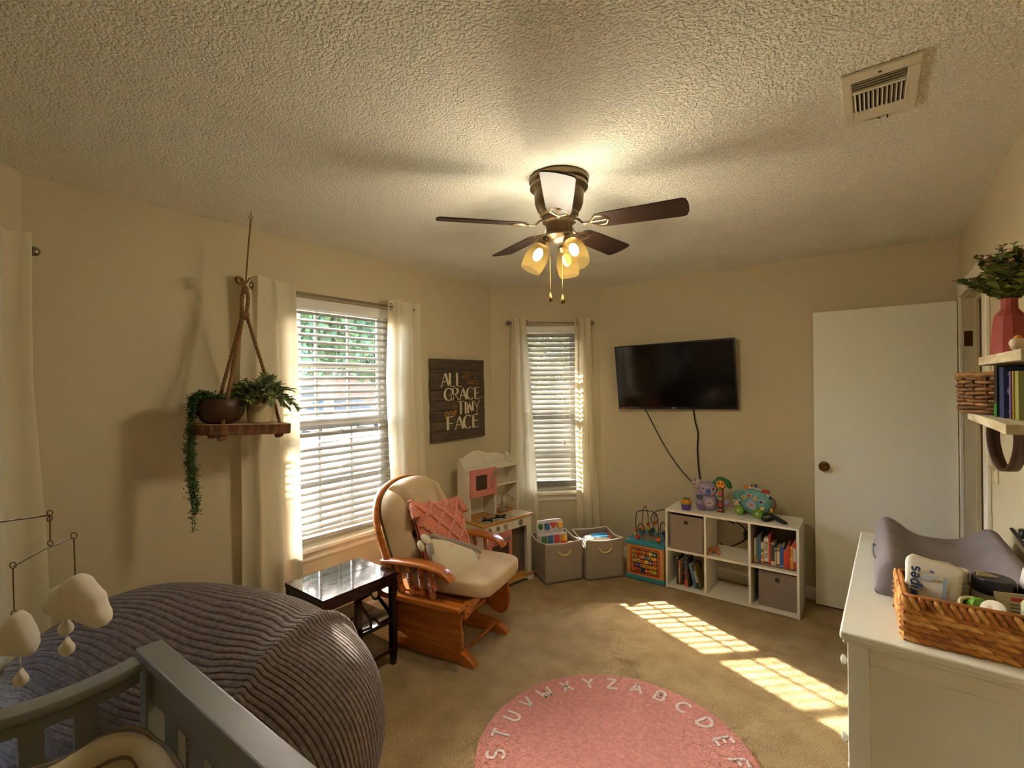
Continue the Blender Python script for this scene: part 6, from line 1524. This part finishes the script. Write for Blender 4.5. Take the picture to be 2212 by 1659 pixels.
for k in range(60):
    a = random.uniform(0, 2 * PI); el = random.uniform(.45, 1.5); L = random.uniform(.075, .160)
    d = Vector((math.cos(a) * math.cos(el), math.sin(a) * math.cos(el), math.sin(el)))
    P = spline([(0, 0, .15), Vector((0, 0, .17)) + d * L * .4, Vector((0, 0, .172)) + d * L + Vector((0, 0, .01))], 6); sm2.tube(P, .0011, 4)
    for i in range(3, len(P)):
        for s in (-1, 1):
            t = (P[i] - P[i - 1]).normalized(); q = t.cross(Vector((0, 0, 1))); q.normalize()
            leaf(random.choice((g1, g1, g2)) if i < len(P) - 2 else random.choice((g3, g2, g3)), P[i], t * .5 + q * s + Vector((0, 0, random.uniform(-.2, .5))), Vector((random.gauss(0, .4), random.gauss(0, .4), 1)), random.uniform(.024, .038) * (1 if i < len(P) - 2 else .5), random.uniform(.022, .034) * (1 if i < len(P) - 2 else .45))
stuff(g1.build('leaves', mat('eucalyptus_green', srgb(70, 84, 30), .5, var=.3, vscale=25, trans=.15), vz, smooth=False)); stuff(g2.build('pale_leaves', mat('eucalyptus_pale', srgb(112, 122, 44), .5, trans=.18), vz, smooth=False)); stuff(g3.build('pink_tips', mat('pink_tips', srgb(150, 110, 76), .6, trans=.18), vz, smooth=False)); stuff(sm2.build('stems', LEAFD, vz))
bn_ = thing('bunny_figurine', 'small white bunny figurine with an orange flower beside the vase', 'figurine', (.309, 1.815, 1.6313), R(60))
MB().ball((0, 0, .019), (.026, .018, .019), 16, 12).build('body', flat(206, 190, 168, .5), bn_); MB().ball((-.020, 0, .022), (.014, .013, .014), 14, 10).build('head', flat(210, 192, 172, .5), bn_)
MB().ball((-.006, .008, .030), (.014, .004, .006), 10, 8).ball((-.006, -.008, .030), (.014, .004, .006), 10, 8).build('ear', flat(206, 186, 160, .5), bn_); MB().ball((-.028, 0, .020), (.005, .006, .005), 10, 8).build('cheek', flat(206, 140, 130, .5), bn_)
MB().ball((-.008, 0, .038), (.008, .008, .006), 10, 8).build('flower', flat(206, 130, 50, .5), bn_)
WK = [mat('wicker_%d' % i, srgb(*c), .7, var=.3, vscale=40) for i, c in enumerate(((126, 84, 40), (104, 66, 30), (146, 102, 54)))]
wb = thing('wicker_basket', 'small brown wicker basket at the door end of the lower shelf', 'basket', (.318, 2.080, 1.4523))
bw, bd_ = .098, .102
MB().prism(ell(0, 0, bw - .012, bd_ - .012, 28), .001, .006, 'xy').build('base', WK[1], wb, smooth=False)
for k in range(18):
    a = 2 * PI * k / 18; MB().cyl(((bw - .008) * math.cos(a), (bd_ - .008) * math.sin(a), .004), (bw * 1.04 * math.cos(a), bd_ * 1.04 * math.sin(a), .118), .0035, n=6).build('stake', WK[1], wb)
for r_ in range(10):
    P = []; f = 1 + .004 * r_
    for i in range(108):
        a = 2 * PI * i / 108; rr = 1 + .055 * math.cos(9 * a + PI * (r_ % 2)); P.append(Vector((bw * f * rr * math.cos(a) * .97, bd_ * f * rr * math.sin(a) * .97, .009 + r_ * .0112 + .0015 * math.sin(5 * a + r_))))
    MB().tube(P, .0056, 6, closed=True).build('wicker_row', WK[r_ % 3], wb)
MB().tube([Vector((bw * 1.05 * math.cos(2 * PI * i / 60), bd_ * 1.05 * math.sin(2 * PI * i / 60), .121 + .002 * math.sin(12 * 2 * PI * i / 60))) for i in range(60)], .0075, 7, closed=True).build('rim', WK[2], wb)
def wbook(y0, y1, x0, h, col, label, rough=.45):
    t = thing('picture_book', label, 'book', (x0, y0, 1.4523), 0, 'picture books on the lower wall shelf'); w = y1 - y0; D = .400 - x0; c = flat(*col, rough); b = .0022
    cv = MB().box(0, b, 0, w, 0, h).box(b, D, 0, b, 0, h).box(b, D, w - b, w, 0, h).build('cover', c, t, smooth=False)
    MB().box(b, D - .004, b + .0002, w - b - .0002, .003, h - .003).build('pages', PAGE, t, smooth=False); return t
kb_ = wbook(1.905, 1.945, .279, .146, (26, 18, 14), 'black spined picture book with a green foot next to the wicker basket')
MB().box(-.0006, 0, .0005, .0395, .001, .038).build('spine_band', flat(30, 130, 40, .4), kb_, smooth=False)
nb = wbook(1.845, 1.900, .283, .140, (32, 46, 92), 'navy picture book with white letters and stars on the lower shelf')
tb = MB(); 
for i, ch in enumerate('TO'): glyph(tb, ch, (lambda a, b, o, i=i: (.008 + a * .020, -.0004 - o, .098 - i * .034 + b * .022)), .16, None, 0, .0006)
tb.build('cover_title', flat(200, 200, 206), nb, smooth=False)
for (x, z) in ((.016, .052), (.030, .030), (.012, .020), (.040, .075)): MB().prism([(x + math.cos(R(90 + 36 * i)) * (.005 if i % 2 == 0 else .0022), z + math.sin(R(90 + 36 * i)) * (.005 if i % 2 == 0 else .0022)) for i in range(10)], -.0008, -.0001, 'xz').build('cover_star', flat(214, 170, 60), nb, smooth=False)
wbook(1.823, 1.842, .293, .128, (104, 82, 130), 'purple picture book between the navy and yellow books'); wbook(1.812, 1.821, .296, .128, (186, 150, 60), 'thin yellow picture book behind the green one')
gb = wbook(1.772, 1.809, .299, .128, (142, 148, 84), 'green picture book with a framed window picture on its cover')
ow = rrect(.036, .092, .030, .100, .014, 4)
cvf = MB().prism(ow, -.0008, -.0001, 'xz').build('picture_frame', flat(70, 112, 50), gb, smooth=False)
MB().prism(rrect(.041, .087, .062, .095, .010, 3), -.0014, -.0008, 'xz').build('picture_sky', flat(150, 170, 184), cvf, smooth=False); MB().prism(rrect(.041, .087, .034, .058, .004, 2), -.0014, -.0008, 'xz').build('picture_ground', flat(196, 150, 70), cvf, smooth=False); MB().prism(ell(.066, .072, .012, .009, 14), -.0019, -.0014, 'xz').build('picture_animal', flat(190, 120, 66), cvf, smooth=False)
pgk = thing('wall_peg', 'round white wall peg just under the upper shelf', 'peg', (.4265, 1.985, 1.588))
MB().lathe([(0, 0), (.010, 0), (.010, .02), (.017, .028), (.017, .036), (0, .040)], 20, Matrix.Rotation(R(-90), 4, 'Y'), caps=False).build('knob', flat(214, 204, 176, .5), pgk)
sw = thing('light_switch', 'cream double light switch plate below the wall shelf', 'switch', (.4268, 2.95, 1.165))
MB().box(-.006, 0, -.058, .058, -.058, .058).build('plate', flat(206, 192, 152, .4), sw, smooth=False, bevel=.003)
for y in (-.023, .023): MB().bar((-.006, y, -.004), (-.020, y, .008), .009, .008).build('toggle', flat(196, 178, 130, .4), sw, smooth=False)
ou = thing('wall_plug', 'black charger plugged into the wall above the changing pad', 'plug', (.4268, 2.315, 1.055))
MB().box(-.005, 0, -.036, .036, -.058, .058).build('outlet_plate', flat(206, 196, 164, .4), ou, smooth=False, bevel=.002); superbox(MB(), (-.022, 0, -.018), (.034, .040, .030), .4, 18, 12).build('charger', flat(16, 14, 16, .4), ou)

# ================================================================ outdoors, seen through the blinds
LAWN = mat('dry_lawn', srgb(112, 88, 44), .95, var=.3, vscale=1.5, col2=srgb(92, 76, 36))
struct(MB().box(-45, -2.95, -30, 40, -.45, -.40).build('ground', LAWN, smooth=False), 'dry winter lawn outside the windows')
struct(MB().box(-24, -16.5, -30, 40, -.399, -.395).build('street', mat('asphalt', srgb(64, 62, 60), .9, var=.1, vscale=3), smooth=False), 'grey street beyond the lawn')
BARKT = mat('tree_bark', srgb(96, 80, 62), .9, var=.3, vscale=8)
def tree(label, x, y, zc, r, n, size, col, seed, trunk=.14):
    t = thing('shade_tree', label, 'tree', (x, y, -.40), 0, 'trees outside the windows'); rnd = random.Random(seed)
    tk = MB(); tk.tube(spline([(0, 0, 0), (.05, .03, zc * .35), (-.04, .05, zc * .7), (0, 0, zc + .4)], 5), [trunk * (1 - .6 * i / 15) for i in range(16)], 8)
    for k in range(9):
        a = rnd.uniform(0, 2 * PI); z0 = zc * (.55 + .05 * k); tk.tube([(0, 0, z0), (math.cos(a) * r[0] * .5, math.sin(a) * r[1] * .5, z0 + r[2] * .4), (math.cos(a) * r[0] * .85, math.sin(a) * r[1] * .85, z0 + r[2] * .6)], [trunk * .35, trunk * .2, trunk * .06], 5)
    tk.build('trunk', BARKT, t)
    lv = MB()
    for k in range(n):
        while True:
            p = Vector((rnd.uniform(-1, 1), rnd.uniform(-1, 1), rnd.uniform(-1, 1)))
            if .15 < p.length < 1 and noise.noise(p * 2.2 + Vector((seed, 0, 0))) > -.22: break
        p = Vector((p.x * r[0], p.y * r[1], p.z * r[2] + zc + .40)); s = size * rnd.uniform(.7, 1.3)
        a = Vector((rnd.gauss(0, 1), rnd.gauss(0, 1), rnd.gauss(0, 1))).normalized(); b = a.orthogonal().normalized()
        lv.add([p, p + a * s * .5 + b * s * .3, p + a * s, p + a * s * .5 - b * s * .3], [(0, 1, 2, 3)])
    stuff(lv.build('foliage', mat('foliage_%d' % seed, srgb(*col), .6, var=.35, vscale=1.2, trans=.25), t, smooth=False))
tree('slender tree on the lawn shading the wide window', -10.97, 5.92, 7.27, (.66, .66, 1.65), 4200, .13, (96, 110, 56), 3, .10)
tree('tall green tree across the lawn seen in the upper window', -14.0, 8.6, 4.2, (2.3, 2.2, 2.3), 6000, .26, (66, 88, 58), 5, .2)
tree('broad tree behind the parked cars', -26.0, 21.0, 5.0, (4.0, 4.2, 3.6), 6000, .45, (70, 90, 62), 8, .3)
tree('rounded tree far along the street', -28.0, 11.5, 4.6, (3.6, 4.0, 3.4), 5000, .45, (80, 98, 70), 9, .3)
tree('bare looking tree beyond the narrow window', -11.0, 15.5, 3.4, (2.4, 2.4, 2.2), 4000, .26, (120, 116, 70), 12, .2)
tree('unseen slender tree added to keep sun off the left curtain of the wide window', -11.88, 4.976, 7.93, (.58, .58, 1.75), 3600, .13, (96, 110, 56), 4, .10)  # added out of view to block sun on the wide window's left curtain
def car(x, y, rot, col, label):
    t = thing('parked_car', label, 'car', (x, y, -.395), rot, 'cars parked on the street'); c = mat('car_paint_%d' % int(sum(col)), srgb(*col), .25, coat=.8)
    MB().prism([(-2.2, .30), (2.15, .30), (2.2, .62), (2.1, .82), (1.15, .92), (-1.3, .92), (-2.15, .86), (-2.25, .6)], -.85, .85, 'xz').build('body', c, t, smooth=False, bevel=.06)
    MB().prism([(-1.35, .92), (1.15, .92), (.45, 1.42), (-.75, 1.45)], -.72, .72, 'xz').build('cabin', flat(40, 46, 54, .1), t, smooth=False, bevel=.04)
    MB().prism([(-.80, 1.44), (.48, 1.42), (.40, 1.47), (-.70, 1.50)], -.70, .70, 'xz').build('roof', c, t, smooth=False, bevel=.02)
    for (wx, wy) in ((-1.35, -.82), (1.35, -.82), (-1.35, .82), (1.35, .82)): MB().torus((wx, wy, .32), .22, .10, (0, 1, 0), 20, 8).cyl((wx, wy - .05, .32), (wx, wy + .05, .32), .15).build('wheel', flat(26, 26, 26, .8), t)
car(-19.0, 12.4, R(88), (226, 228, 230), 'white car parked on the street beyond the lawn')
car(-20.5, 17.6, R(90), (176, 186, 198), 'silver car parked further along the street')

def house(x, y, w, label, wc, rc):
    t = thing('neighbour_house', label, 'house', (x, y, -.40), 0, 'houses across the street'); wl = mat('siding_%d' % int(w * 10), srgb(*wc), .8); rf = mat('shingles_%d' % int(w * 10), srgb(*rc), .9)
    MB().box(-4, 4, -w / 2, w / 2, 0, 2.9).build('wall', wl, t, smooth=False)
    MB().prism([(-4.5, 2.85), (4.5, 2.85), (0, 5.2)], -w / 2 - .4, w / 2 + .4, 'xz').build('roof', rf, t, smooth=False)
    for k in range(4):
        yy = -w / 2 + w * (k + .5) / 4; wn = MB().box(4.0, 4.06, yy - .6, yy + .6, .9, 2.3).build('window', flat(206, 204, 196), t, smooth=False)
        MB().box(4.06, 4.08, yy - .5, yy + .5, 1.0, 2.2).build('pane', flat(44, 52, 58, .1), wn, smooth=False)
house(-38, 14, 14.0, 'tan house across the street behind the first parked car', (120, 106, 88), (74, 66, 60))
house(-37, 31, 13.0, 'brick coloured house further along the street', (112, 78, 62), (70, 64, 60))
